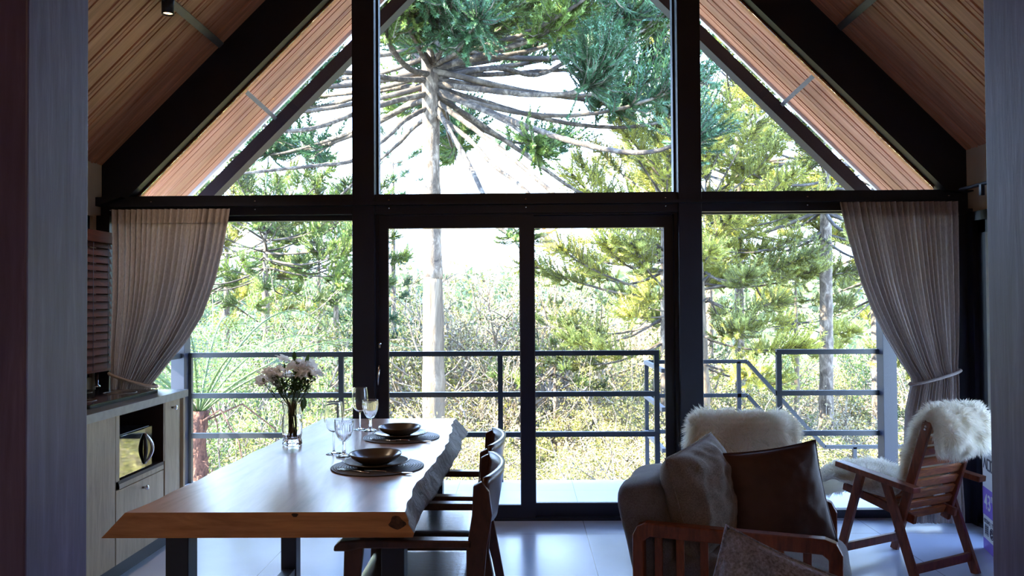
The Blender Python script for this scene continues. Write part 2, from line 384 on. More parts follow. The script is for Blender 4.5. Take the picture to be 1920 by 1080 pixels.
# main posts, beam
xpl0, xpl1, xpr0, xpr1 = fx(667), fx(708), fx(1268), fx(1311)
zb0, zb1 = fz(402), fz(366)         # beam bottom / top
Y0, Y1 = 5.27, YF+.05
sbox('trim_9', (xpl0, Y0, 0), (xpl1, Y1, roofz(xpl0)-.3), M['steel'], .004)
sbox('trim_10', (xpr0, Y0, 0), (xpr1, Y1, roofz(xpr1)-.3), M['steel'], .004)
mb = MB().box((XL+.005, Y0+.02, zb0), (XR-.005, Y1, zb1)).box((XL+.1, Y0-.035, (zb0+zb1)/2-.010), (XR-.1, Y0+.02, (zb0+zb1)/2+.012))
for px in (220, 295, 487, 734, 987, 1245, 1507, 1768):
    x = fx(px); zc = (zb0+zb1)/2
    for dz in (.026, -.026): mb.lathe([(0,0),(.007,.0),(.007,.004),(0,.006)], (0,0,0), 8, 1)
    for dz in (.026, -.026):
        mb.tube([(x, Y0+.02, zc+dz), (x, Y0+.012, zc+dz)], .006, 8, 1)
mb.f = [f for f in mb.f]
struct(mb.build('trim_11', [M['steel'], M['chrome']]))
# feet of the rafters
for nm, xa, xb in (('trim_12', XL, XL+.32), ('trim_13', XR-.32, XR)):
    poly = [(xa, zb1-.01), (xb, zb1-.01), (xb, roofz(xb)-.40), (xa, roofz(xa)-.40)]
    if nm == 'trim_12': poly = [(XL, zb1-.01), (XL+.17, zb1-.01), (XL, roofz(XL)-.3)]
    else: poly = [(XR, zb1-.01), (XR-.17, zb1-.01), (XR, roofz(XR)-.3)]
    struct(MB().prism(poly, 5.23, YF+.05).build(nm, M['steel']))
# corner uprights
sbox('trim_14', (XL+.002, 5.24, 0), (XL+.09, YF+.05, zb0), M['steel'])
sbox('trim_15', (XR-.13, 5.24, 0), (XR-.002, YF+.05, zb0), M['steel'])

def pane(mb, pts, y, th=.008):
    mb.prism(pts, y, y+th)
yg = YF+.015
# upper windows
def upper(nm, x0, x1):
    r = struct(thing(nm, '', '')); del r['label']; del r['category']
    d = .43
    top = [(x0, roofz(x0)-d), (x1, roofz(x1)-d)] if not (x0 < XA < x1) else [(x0, roofz(x0)-d), (XA, ZA-d), (x1, roofz(x1)-d)]
    poly = [(x1, zb1), (x0, zb1)] + top
    mb = MB(); pane(mb, poly, yg); mb.build('glass', M['glass'], r)
    fr = MB().box((x0, YF-.02, zb1), (x1, YF+.05, zb1+.012))
    if x0 > xpl0: fr.box((x0, YF-.02, zb1), (x0+.014, YF+.05, roofz(x0)-d))
    if x1 < xpr1: fr.box((x1-.014, YF-.02, zb1), (x1, YF+.05, roofz(x1)-d))
    fr.build('window_frame', M['steel'], r)
zc = zb1
xl_tip = XA - (ZA - .43 - zb1); xr_tip = XA + (ZA - .43 - zb1)
upper('window_1', xl_tip+.002, xpl0); upper('window_2', xpl1, xpr0); upper('window_3', xpr1, xr_tip-.002)
# lower fixed windows
def lower(nm, x0, x1, z0, z1):
    r = struct(thing(nm, '', '')); del r['label']; del r['category']
    pane_mb = MB().box((x0, yg, z0), (x1, yg+.008, z1)); pane_mb.build('glass', M['glass'], r)
    fr = MB().box((x0, YF-.01, 0.0), (x1, YF+.05, z0)).box((x0, YF-.01, z1), (x1, YF+.05, zb0)).box((x0, YF-.01, z0), (x0+.012, YF+.05, z1)).box((x1-.012, YF-.01, z0), (x1, YF+.05, z1))
    fr.build('window_frame', M['steel'], r)
    return r
zlo = fz(957)
lower('window_4', XL+.09, xpl0, max(.03, zlo), fz(411)); lower('window_5', xpr1, XR-.13, max(.03, zlo), fz(404))

# sliding door
dr = struct(thing('door_1', '', '')); del dr['label']; del dr['category']
zt = fz(428); zbm = fz(944); ztop = fz(405)
fr = MB().box((xpl1, YF-.06, ztop), (xpr0, YF+.05, zb0+.001)).box((xpl1, YF-.06, 0), (xpl1+.02, YF+.05, ztop)).box((xpr0-.02, YF-.06, 0), (xpr0, YF+.05, ztop)).box((xpl1, YF-.06, 0), (xpr0, YF+.05, .018))
fr.build('door_frame', M['steel'], dr)
def sash(x0, x1, gx0, gx1, y):
    p = MB().box((x0, y, .018), (gx0, y+.045, ztop)).box((gx1, y, .018), (x1, y+.045, ztop)).box((gx0, y, zt), (gx1, y+.045, ztop)).box((gx0, y, .018), (gx1, y+.045, zbm)).build('door_panel', M['steel'], dr)
    MB().box((gx0-.005, y+.02, zbm-.005), (gx1+.005, y+.028, zt+.005)).build('glass', M['glass'], p)
    MB().box((gx0, y-.004, zbm), (gx0+.007, y+.004, zt)).box((gx1-.007, y-.004, zbm), (gx1, y+.004, zt)).box((gx0, y-.004, zbm), (gx1, y+.004, zbm+.006)).build('glazing_bead', M['steel_grey'], p)
    return p
p1 = sash(xpl1+.02, fx(1001), fx(730), fx(976), YF-.055)
p2 = sash(fx(978), xpr0-.02, fx(1001), fx(1247), YF-.005)
hx = fx(715)
hz = at(715, 700, YF).z
hp = MB().tube([(hx, YF-.055, hz+.06), (hx, YF-.09, hz+.055), (hx-.004, YF-.1, hz), (hx-.006, YF-.098, hz-.07)], [.008,.009,.009,.006], 8).build('door_handle', M['chrome'], p1)
kz = at(716, 643, YF).z
MB().tube([(hx, YF-.055, kz), (hx, YF-.075, kz)], .011, 12).box((hx-.006, YF-.072, kz-.03), (hx+.006, YF-.055, kz)).build('lock_cylinder', M['chrome'], p1)

# right-hand glazed side door
dr = struct(thing('door_2', '', '')); del dr['label']; del dr['category']
MB().box((XR-.045, DY1-.14, 0), (XR+.1, DY1, 2.02)).box((XR-.04, DY0, 0), (XR+.1, DY0+.06, 2.02)).box((XR-.04, DY0, 1.96), (XR+.1, DY1, 2.02)).box((XR-.04, DY0, -.001), (XR+.1, DY1, .02)).build('door_frame', M['steel'], dr)
for (a, b_, xo) in ((4.36, DY1-.14, .02), (DY0+.06, 4.4, .06)):
    x = XR - .035 + xo
    p = MB().box((x, a, .02), (x+.04, a+.09, 1.96)).box((x, b_-.09, .02), (x+.04, b_, 1.96)).box((x, a, 1.88), (x+.04, b_, 1.96)).box((x, a, .02), (x+.04, b_, .1)).build('door_panel', M['steel'], dr)
    MB().box((x+.016, a+.08, .09), (x+.024, b_-.08, 1.89)).build('glass', M['glass'], p)
    MB().box((x-.002, b_-.125, .1), (x+.012, b_-.09, 1.88)).build('seal_strip', M['sealstrip'], p)
# left wall window behind the blind
dr = struct(thing('window_6', '', '')); del dr['label']; del dr['category']
MB().box((XL-.09, 3.92, 1.0), (XL-.08, 5.18, 2.02)).build('glass', M['blackglass'], dr)
MB().box((XL-.12, 3.9, .98), (XL-.02, 3.95, 2.04)).box((XL-.12, 5.15, .98), (XL-.02, 5.2, 2.04)).box((XL-.12, 3.9, 1.99), (XL-.02, 5.2, 2.04)).box((XL-.12, 3.9, .98), (XL-.02, 5.2, 1.02)).build('window_frame', M['steel'], dr)

# foreground timber posts the view looks between
pa = at(165, 540, 1.30); pc = at(1852, 540, 1.30)
sbox('trim_16', (pa.x-.16, 1.138, 0), (pa.x, 1.30, 3.6), M['post'], .003)
sbox('trim_17', (pc.x, 1.138, 0), (pc.x+.16, 1.30, 3.6), M['post'], .003)

# curtain rods on the side walls
MB().tube([(XR-.09, 5.15, 2.14), (XR-.09, 3.2, 2.14)], .012, 8).bar((XR-.09, 4.95, 2.14), (XR-.09, 4.95, 2.08), .02, .02).bar((XR-.09, 4.9, 2.14), (XR, 4.9, 2.14), .02, .02).bar((XR-.09, 3.4, 2.14), (XR, 3.4, 2.14), .02, .02)
o = MB().tube([(XR-.09, 5.22, 2.17), (XR-.09, 3.2, 2.17)], .012, 8).bar((XR-.09, 4.98, 2.17), (XR-.09, 4.98, 2.10), .022, .022).bar((XR-.09, 4.9, 2.17), (XR+.005, 4.9, 2.17), .02, .02).bar((XR-.09, 3.4, 2.17), (XR+.005, 3.4, 2.17), .02, .02).build('curtain_rod', M['steel'])
tag(o, 'black curtain rod fixed along the wall above the right side door', 'curtain rod')

# ---------------------------------------------------------------- deck, railing, stair
sbox('deck', (-3.6, YF+.06, -.14), (3.25, 6.56, -.004), M['deck'])
for i, (x, y) in enumerate(((-3.4, 6.3), (0, 6.3), (3.1, 6.3), (-3.4, 5.5), (3.1, 5.5))):
    sbox('trim_%d' % (18+i), (x-.06, y-.06, -4.6), (x+.06, y+.06, -.14), M['steel'])
for i, px in enumerate((335, 1667)):
    x = at(px, 700, 6.42).x
    sbox('trim_%d' % (23+i), (x-.055, 6.40, -.14), (x+.055, 6.52, roofz(x)-.3), M['steel'], .003)
YR = 6.5
rl = lambda px, py, Y=YR: at(px, py, Y)
def railing(name, label, x0, x1, posts, zs, y, zbase):
    r = thing(name, label, 'railing', (x0, y, zbase))
    o_ = Vector((x0, y, zbase))
    for z in zs: MB().box(Vector((x0-.02, y-.02, z-.02))-o_, Vector((x1+.02, y+.02, z+.02))-o_).build('rail', M['rail'], r)
    for x in posts: MB().box(Vector((x-.02, y-.018, zbase))-o_, Vector((x+.02, y+.018, max(zs)))-o_).build('post', M['rail'], r)
    return r
zs = [rl(800, 663.5).z, rl(800, 740).z, rl(800, 815).z]
railing('deck_railing', 'long dark steel deck railing with three rails left of the stair gap', rl(356,700).x, rl(1231,700).x, [rl(p,700).x for p in (356, 640, 938, 1231)], zs, YR, -.004)
railing('deck_railing', 'short dark steel deck railing right of the stair gap beside the corner post', rl(1460,700).x, rl(1652,700).x, [rl(p,700).x for p in (1460, 1652)], zs, YR, -.004)
mb = thing('deck_railing', 'side run of steel railing at the left end of the deck', 'railing', (rl(356,700).x-.05, 5.5, 0))
for z in zs: MB().box((-.02, 0, z-.02), (.02, .96, z+.02)).build('rail', M['rail'], mb)
MB().box((-.02, 0, -.004), (.02, .036, zs[0])).build('post', M['rail'], mb)
# landing one step down and the stair going down to the right
YL = 7.6
st = thing('staircase', 'steel and tile outdoor stair descending to the right beyond the deck', 'staircase', (1.1, 6.6, -4.5))
so = Vector((1.1, 6.6, -4.5))
def sb(mb, a, b): return mb.box(Vector(a)-so, Vector(b)-so)
sb(MB(), (1.08, 6.57, -.22), (2.1, 7.62, -.16)).build('landing', M['deck'], st)
nst = 5
for i in range(nst):
    x = 2.1 + i*.16; z = -.16 - (i+1)*.155
    sb(MB(), (x, 6.6, z-.05), (x+.24, 7.6, z)).build('step', M['deck'], st)
zl2 = -.16 - (nst+1)*.155
sb(MB(), (2.9, 6.6, zl2-.06), (4.3, 7.62, zl2)).build('landing', M['deck'], st)
for x, y in ((1.14, 7.55), (2.1, 7.55), (3.0, 7.55), (4.2, 7.55), (4.2, 6.7)):
    sb(MB(), (x-.04, y-.04, -4.5), (x+.04, y+.04, zl2 if x > 2.5 else -.22)).build('support_post', M['steel'], st)
sr = thing('stair_railing', 'dark steel handrail stepping down beside the outdoor stair', 'railing', (1.1, YL, -.16))
ro = Vector((1.1, YL, -.16))
def rbar(a, b, w=.035): return MB().bar(Vector(a)-ro, Vector(b)-ro, w, w)
for zz in (.88, .56, .22):
    a = at(1210, 680, YL); b_ = at(1400, 680, YL); c = at(1546, 838, YL); d = at(1700, 838, YL)
    dz = zz - .88
    pts = [(a.x, YL, .88+dz), (b_.x, YL, .88+dz), (c.x, YL, c.z+dz), (d.x+.4, YL, c.z+dz)]
    mb = MB()
    for p, q in zip(pts, pts[1:]): mb.bar(Vector(p)-ro, Vector(q)-ro, .035, .035)
    mb.build('rail', M['rail'], sr)
    rbar((a.x, YL, zz), (a.x, 6.62, zz)).build('rail', M['steel_grey'], sr)
for px, zt_, zb_ in ((1212, .88, -.2), (1385, .88, -.2), (1600, at(1600, 838, YL).z, zl2)):
    x = at(px, 700, YL).x
    rbar((x, YL, zb_), (x, YL, zt_)).build('post', M['rail'], sr)
# ---------------------------------------------------------------- base cabinet, worktop, microwave
XC = -2.12                          # cabinet front plane
cx = lambda px, py: atx(px, py, XC)
topz = .92; th = .045
yend = cx(349.5, 727).y
cab = thing('base_cabinet', 'grey oak kitchen base cabinet along the left wall', 'cabinet', (XL, 3.0, 0))
co = Vector((XL, 3.0, 0))
def cbox(mb, a, b, mi=0): return mb.box(Vector(a)-co, Vector(b)-co, mi)
ys = 3.0
yA = cx(217, 900).y; yB = cx(225, 850).y; yC = cx(307, 800).y; yD = cx(309.5, 800).y; yE = cx(336.5, 800).y
zt_open = cx(306, 757).z; zb_open = cx(300, 868).z; zdr = cx(225, 915).z
kick = .10
xb = XL + .005
body = MB()
cbox(body, (xb, ys, kick), (XC-.02, yB-.012, topz-th)); cbox(body, (xb, yC+.004, kick), (XC-.02, yend-.02, topz-th))
cbox(body, (xb, yB-.012, kick), (XC-.02, yC+.004, zb_open-.02)); cbox(body, (xb, yB-.012, zt_open+.02), (XC-.02, yC+.004, topz-th))
# face rails
cbox(body, (XC-.021, yend-.045, 0), (XC, yend-.02, topz-th)); cbox(body, (XC-.021, ys, zt_open+.02), (XC-.002, yE+.01, topz-th))
cbox(body, (XC-.021, yA+.003, zb_open-.045), (XC-.002, yC+.004, zb_open-.001))
cbox(body, (XC-.021, yA+.004, kick), (XC-.002, yB-.001, topz-th)); cbox(body, (XC-.021, yC+.001, zb_open), (XC-.002, yD-.003, topz-th))
body.build('cabinet_body', M['cabinet'], cab)
lin = MB(); cbox(lin, (XC-.5, yB-.012, zb_open), (XC-.49, yC, zt_open)); cbox(lin, (XC-.5, yC-.001, zb_open), (XC-.003, yC+.003, zt_open+.001))
cbox(lin, (XC-.5, yB-.012, zb_open-.019), (XC-.001, yC+.002, zb_open)); cbox(lin, (XC-.5, yB-.012, zt_open), (XC-.004, yC+.002, zt_open+.019)); cbox(lin, (XC-.5, yB-.0121, zb_open), (XC-.004, yB-.002, zt_open))
lin.build('open_niche', M['cabinet_dark'], cab)
kk = MB(); cbox(kk, (xb, ys, 0), (XC-.05, yend-.02, kick+.001)); kk.build('toe_kick', M['steel'], cab)
def knob(p, par, y, z):
    o = MB().lathe([(0,0),(.006,.0),(.006,.016),(.013,.022),(.014,.03),(.009,.034),(0,.035)], n=12).build('knob', M['chrome'], par)
    o.rotation_euler = (0, R(90), 0); o.location = Vector((XC, y, z)) - co
zdoor = zt_open + .015
d1 = MB(); cbox(d1, (XC-.019, 4.02-.6, kick), (XC, yA-.003, zdoor)); d1 = d1.build('door', M['cabinet'], cab, bevel=.0015)
d0 = MB(); cbox(d0, (XC-.019, ys, kick), (XC, 4.02-.606, zdoor)); d0 = d0.build('door', M['cabinet'], cab, bevel=.0015)
d2 = MB(); cbox(d2, (XC-.019, yD, kick), (XC, yE, zdoor)); d2 = d2.build('door', M['cabinet'], cab, bevel=.0015)
dw = MB(); cbox(dw, (XC-.019, yA+.004, kick), (XC, yC-.001, zb_open-.05)); dw = dw.build('drawer', M['cabinet'], cab, bevel=.0015)
kp = cx(322, 764); knob(0, d2, kp.y, kp.z); kp = cx(267, 914); knob(0, dw, kp.y, kp.z)
o = MB().box((XL+.002, 3.0, topz-th+.001), (XC+.012, yend, topz-.001), 1).box((XL+.002, 3.0, topz-.001), (XC+.012, yend, topz)).build('worktop', [M['counter'], M['counter_edge']], bevel=.002)
tag(o, 'dark stone worktop with a pale edge lying along the left cabinet', 'worktop')
# cooktop
p0 = atz(190, 748, topz); 
o = thing('cooktop', 'black glass cooktop set on the left worktop', 'cooktop', (-2.47, 4.42, topz))
MB().box((-.26, -.38, .0005), (.26, .38, .022)).build('glass_plate', M['blackglass'], o, bevel=.004)
for dx, dy, r in ((-.12,-.2,.09), (.12,-.2,.07), (-.12,.2,.07), (.12,.2,.09)):
    MB().lathe([(r, .0222), (r, .024), (r-.006, .0245), (r-.006, .0222)], (dx, dy, 0), 32).build('burner_ring', M['steel_grey'], o)
# faucet-like chrome column under the blind
ft = atx(197, 720, -2.72)
o = thing('faucet', 'chrome faucet column standing on the worktop below the wooden blind', 'faucet', (-2.785, ft.y+.02, topz))
MB().lathe([(0,0),(.024,0),(.024,.008),(.012,.014),(.011,.22),(0,.222)], n=16).build('column', M['chrome'], o)
MB().tube([(0,0,.215), (0,-.02,.25), (.0,-.06,.27), (.0,-.12,.265), (.0,-.14,.25), (.0,-.145,.22)], .009, 8).build('spout', M['chrome'], o)
# microwave
mz0 = zb_open + .002
mw_h = cx(279, 798).z - zb_open
my0 = yB; my1 = atx(283, 820, XC-.015).y
my0 = my1 - .46
mw = thing('microwave', 'black mirror-front microwave oven in the open niche of the cabinet', 'microwave', (XC-.38, my0, mz0))
xf = .375 - .0
H = (cx(283, 797).z - zb_open) * .97
MB().box((0, .0, .006), (.355, my1-my0, H)).build('casing', M['plastic_black'], mw, bevel=.004)
MB().box((.355, .004, .008), (xf, my1-my0-.09, H-.003)).build('door', M['mirror'], mw, bevel=.003)
MB().box((.355, my1-my0-.088, .008), (xf-.003, my1-my0-.002, H-.003)).build('control_panel', M['blackglass'], mw, bevel=.002)
yh = my1-my0-.10
hb = [(xf + .004 + .03*math.sin(PI*t/12), yh + .030*math.sin(PI*t/12) - .004, .03 + (H-.06)*t/12) for t in range(13)]
MB().tube(hb, [.005+.005*math.sin(PI*t/12) for t in range(13)], 10).build('handle', M['chrome'], mw)
hb = [(xf + .002 + .012*math.sin(PI*t/12), yh - .010*math.sin(PI*t/12) - .004, .03 + (H-.06)*t/12) for t in range(13)]
MB().tube(hb, [.003+.009*math.sin(PI*t/12) for t in range(13)], 10).build('handle_recess', M['plastic_black'], mw)
# venetian blind
bl = thing('venetian_blind', 'red-brown wooden venetian blind on the left wall beside the curtain', 'blind', (-2.72, 4.0, 1.1))
bz1 = atx(205, 436, -2.72).z; bz0 = atx(200, 692, -2.72).z; ye = atx(212, 560, -2.72).y
MB().box((-.045, 0, bz1-1.1-.075), (.012, ye-4.0+.03, bz1-1.1)).build('valance', M['blind'], bl, bevel=.003)
n = 17
for i in range(n):
    z = bz0 - 1.1 + .02 + (bz1-.085-bz0-.02) * i/(n-1)
    MB().bar((-.018, .0, z), (-.018, ye-4.0, z), .048, .004, up=(.94, 0, .35)).build('slat', M['blind'], bl)
MB().box((-.04, 0, bz0-1.1-.012), (.0, ye-4.0, bz0-1.1+.006)).build('bottom_rail', M['blind'], bl)
for yy in (.3, 1.0, ye-4.0-.07): MB().tube([(.004, yy, bz0-1.1), (.004, yy, bz1-1.15)], .002, 5).build('ladder_cord', M['ink'], bl)

# ---------------------------------------------------------------- live-edge dining table
TT, TB = .78, .698
def edge(pts, z):
    ps = [atz(x, y, z) for x, y in pts]; ps.sort(key=lambda p: p.y)
    return ps
def interp(ps, y):
    for a, b in zip(ps, ps[1:]):
        if y <= b.y: 
            t = (y-a.y)/max(1e-6, b.y-a.y); return a.x + (b.x-a.x)*t
    return ps[-1].x
LT = edge([(243,958),(300,934),(360,905),(430,870),(500,836),(560,808),(605,785)], TT)
LB = [Vector((p.x - .075 - .012*math.sin(p.y*5), p.y, TB)) for p in LT]
RT = edge([(757,964),(768,935),(775,915),(785,901),(800,885),(818,862),(832,843),(840,828),(843,815),(849,803),(845,796),(853,787)], TT)
RB = edge([(778,1006),(792,975),(802,952),(822,925),(840,893),(853,870),(866,842),(869,828),(880,812),(874,803)], TB)
y0 = atz(500, 960.5, TT).y; y1 = atz(700, 785, TT).y
tb = thing('dining_table', 'long live-edge timber dining table with a grey bark edge on its right', 'table', ((LT[0].x+RT[0].x)/2, (y0+y1)/2, 0))
to = Vector(tb.location)
NY, NX, NZ = 90, 14, 6
mb = MB()
def prof(y):
    s = (y-y0)/(y1-y0)
    xl, xr = interp(LT, y), interp(RT, y)
    xlb = interp(LB, y); xrb = max(interp(RB, y), xr+.015)
    return xl, xr, xlb, xrb
rows = []
for j in range(NY+1):
    y = y0 + (y1-y0)*j/NY
    xl, xr, xlb, xrb = prof(y)
    xr += .003*math.sin(y*23)+.002*math.sin(y*41+1); xl += .004*math.sin(y*17)
    rounded = []
    row = []
    for i in range(NX+1): row.append((xl+(xr-xl)*i/NX, y, TT, 0))
    for k_ in range(1, NZ+1):
        tt = k_/NZ; x = xr + (xrb-xr)*tt + .010*noise.noise(Vector((y*6, tt*2.5, 3)))+.004*noise.noise(Vector((y*18, tt*6, 9)))
        if k_ == NZ: x -= .008
        row.append((x, y, TT+(TB-TT)*tt, 1))
    for i in range(1, NX+1):
        row.append((xrb+(xlb-xrb)*i/NX, y, TB, 0))
    for k_ in range(1, NZ):
        tt = k_/NZ; x = xlb + (xl-xlb)*tt
        row.append((x, y, TB+(TT-TB)*tt, 0))
    rows.append(row)
n = len(rows[0]); vs = [Vector(p[:3]) - to for r in rows for p in r]
fsw, fsb = [], []
for j in range(NY):
    for i in range(n):
        i2 = (i+1) % n; f = (j*n+i, j*n+i2, (j+1)*n+i2, (j+1)*n+i)
        (fsb if NX <= i < NX+NZ else fsw).append(f)
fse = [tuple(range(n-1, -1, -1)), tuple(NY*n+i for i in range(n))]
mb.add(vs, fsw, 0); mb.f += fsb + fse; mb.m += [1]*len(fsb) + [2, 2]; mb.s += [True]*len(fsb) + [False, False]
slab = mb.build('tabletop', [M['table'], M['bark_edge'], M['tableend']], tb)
kn = []
kp = atz(752, 985, TB).x
MB().lathe([(0,0),(.028,0),(.03,.002),(0,.003)], n=14).mesh('x', M['knot'])
def knotmark(px, py, rx, rz):
    c = at(px, py, y0-.0005) - to
    pts = [(c.x + rx*math.cos(a)*(1+.25*math.sin(3*a+px)), c.z + rz*math.sin(a)*(1+.2*math.cos(2*a+px))) for a in [2*PI*i/18 for i in range(18)]]
    MB().prism(pts, c.y-.0008, c.y+.004).build('knot', M['knot'], tb)
knotmark(744, 980, .026, .019); knotmark(553, 966, .010, .007)
# left dark live-edge patch
legs = [(-1.205, 2.80), (-.455, 2.80), (-1.215, 4.15), (-.46, 4.15)]
for (x, y) in legs:
    MB().box(Vector((x-.04, y-.04, 0))-to, Vector((x+.04, y+.04, TB))-to).build('leg', M['steel'], tb, bevel=.003)
for y in (2.80, 4.15):
    MB().box(Vector((-1.16, y-.03, TB-.05))-to, Vector((-.50, y+.03, TB-.001))-to).build('crossbar', M['steel'], tb)
for x in (-1.21, -.457):
    MB().box(Vector((x-.03, 2.85, .04))-to, Vector((x+.03, 4.10, .09))-to).build('floor_bar', M['steel'], tb)

# ---------------------------------------------------------------- place settings
def place_setting(px, py, first=False, which='near'):
    c = atz(px, py, TT)
    m = MB().lathe([(0,.0),(.189,.0),(.19,.002),(.189,.004),(0,.004)], n=64).build('placemat', M['mat']); m.location = c + Vector((0,0,.0005))
    tag(m, 'round dark woven placemat at the %s place setting on the table' % which, 'placemat', 'round placemats')
    z = TT + .0047
    cpl = c + Vector((-.005, .01, 0))
    pl = MB().lathe([(0,.0),(.075,.0),(.08,.003),(.10,.008),(.128,.016),(.1345,.020),(.134,.023),(.126,.021),(.10,.013),(.075,.008),(0,.007)], n=56).build('dinner_plate', M['plate']); pl.location = (cpl.x, cpl.y, z)
    tag(pl, 'dark stoneware dinner plate under the deep plate at the %s place setting' % which, 'plate', 'dark stoneware plates')
    bw = MB().lathe([(0,.0),(.05,.0),(.055,.002),(.085,.016),(.103,.033),(.1085,.042),(.106,.044),(.100,.040),(.083,.023),(.055,.009),(0,.007)], n=56).build('deep_plate', M['plate']); bw.location = (cpl.x-.005, cpl.y, z+.0085)
    tag(bw, 'dark stoneware deep plate on top at the %s place setting' % which, 'bowl', 'dark stoneware bowls')
    # cutlery across the front of the mat
    f = c + Vector((.01, -.125, 0))
    kn = thing('knife', 'steel table knife on the front of the %s placemat' % which, 'knife', (f.x+.045, f.y-.0, TT+.005), R(-12))
    MB().box((.0, -.008, 0), (.11, .008, .0022)).build('blade', M['chrome'], kn, bevel=.001)
    MB().tube([(-.09,0,.0035), (-.04,0,.0045), (.002,0,.003)], [.0055,.006,.004], 8, ell=.6).build('handle', M['chrome'], kn)
    fk = thing('fork', 'steel fork on the front of the %s placemat' % which, 'fork', (f.x-.085, f.y+.015, TT+.005), R(150))
    MB().tube([(-.08,0,.0035), (-.02,0,.004), (.03,0,.003)], [.005,.003,.003], 8, ell=.6).build('handle', M['chrome'], fk)
    mb = MB().box((.03,-.011,.001), (.048,.011,.0035))
    for k_ in range(4): mb.box((.048, -.011+k_*.0061, .001), (.078, -.0075+k_*.0061, .003))
    mb.build('tines', M['chrome'], fk)
place_setting(708, 875.5, which='near'); place_setting(753, 820.5, which='far')

# ---------------------------------------------------------------- glasses
def wine_glass(px, py, h, r, label):
    c = atz(px, py, TT)
    g = thing('wine_glass', label, 'wine glass', (c.x, c.y, TT), group='tall wine glasses')
    MB().lathe([(0,.001),(.034,.001),(.036,.0025),(.030,.004),(.008,.008),(.0045,.016),(.004,h*.42)], n=32).build('stem', M['tglass'], g)
    b = h*.42; bh = h-b
    out = [(.003, b-.002), (r*.45, b+.006), (r*.80, b+bh*.18), (r*.98, b+bh*.38), (r, b+bh*.5), (r*.93, b+bh*.8), (r*.842, h-.0012), (r*.84, h)]
    inn = [(x-.0012, z+.0006) for x, z in out[::-1]]; inn[0] = (out[-1][0]-.0012, h); inn[-1] = (0, b+.0015)
    MB().lathe(out+inn, n=40).build('bowl', M['tglass'], g)
wine_glass(626, 851, .232, .043, 'tall clear wine glass beside the near placemat')
wine_glass(675, 806, .225, .043, 'tall clear wine glass beside the far placemat')
def goblet(px, py, label):
    c = atz(px, py, TT); h = .165; b = .068; r = .0405
    g = thing('goblet', label, 'goblet', (c.x, c.y, TT), group='ribbed glass goblets')
    MB().lathe([(0,.001),(.034,.001),(.036,.004),(.028,.009),(.012,.015),(.0075,.022),(.0085,.034),(.0065,.05),(.008,b)], n=32).build('stem', M['tglass'], g)
    out = [(.006, b), (.018, b+.006), (r*.72, b+.024), (r*.92, b+.045), (r, b+.068), (r*1.0, b+.082), (r*1.04, b+.086), (r*1.0, b+.089), (r*1.02, h-.0015), (r*1.02, h)]
    inn = [(out[-1][0]-.0022, h), (out[-1][0]-.0023, h-.0015), (r*.96, b+.08), (r*.86, b+.045), (r*.6, b+.024), (0, b+.007)]
    mod = lambda i, a, z: 1 + (.045*abs(math.sin(a*12)) if 1 <= i <= 5 else 0)
    MB().lathe(out+inn, n=96, mod=mod).build('bowl', M['tglass'], g)
goblet(645, 857, 'ribbed glass goblet beside the near placemat'); goblet(694.5, 809, 'ribbed glass goblet beside the far placemat')

# ---------------------------------------------------------------- vase with flowers
c = atz(548, 834.5, TT)
vz = thing('vase', 'cut glass vase standing on the left part of the table', 'vase', (c.x, c.y, TT))
prof_ = [(0,.002),(.043,.002),(.047,.008),(.044,.02),(.040,.03),(.044,.055),(.047,.085),(.045,.12),(.039,.15),(.041,.175),(.049,.205),(.0518,.214),(.052,.215)]
inn = [(.049,.215),(.0488,.2138),(.045,.204),(.037,.175),(.035,.15),(.041,.12),(.043,.085),(.040,.055),(.036,.034),(0,.026)]
mod = lambda i, a, z: 1 + (.05*math.sin(a*10 + (3.2 if int(z*110) % 2 else 0)) if 3 <= i <= 9 else 0)
pf = []
for a_, b_ in zip(prof_, prof_[1:]):
    for q in range(3): pf.append((a_[0]+(b_[0]-a_[0])*q/3, a_[1]+(b_[1]-a_[1])*q/3))
pf.append(prof_[-1])
mod = lambda i, a, z: 1 + (.055*abs(math.sin(a*7 + z*110))*abs(math.sin(a*7 - z*110)) if 9 <= i < 31 else 0)
MB().lathe(pf+inn, n=84, mod=mod).build('vase_body', M['tglass'], vz)
rnd = random.Random(4)
bq = thing('flower_bouquet', 'bouquet of white flowers with green stems in the glass vase', 'flowers', (c.x, c.y, TT+.03))
def petalflower(mb, p, d, s, n=6):
    d = Vector(d).normalized(); u = d.cross(Vector((.3,.2,1))).normalized(); w = d.cross(u)
    for k_ in range(n):
        a = 2*PI*k_/n + .3*s*100; o_ = u*math.cos(a) + w*math.sin(a); sd = d.cross(o_)
        pts = []
        for i in range(5):
            t_ = i/4; cc = p + o_*s*(.15+1.0*t_**1.2) + d*s*(.9*t_ - .55*t_*t_*t_)*1.0; wd = s*.42*math.sin(PI*min(.96, .12+.84*t_))
            pts += [cc - sd*wd, cc + d*s*-.08, cc + sd*wd]
        fs = []
        for i in range(4):
            b0 = i*3; fs += [(b0, b0+1, b0+4, b0+3), (b0+1, b0+2, b0+5, b0+4)]
        mb.add(pts, fs, 0, True)
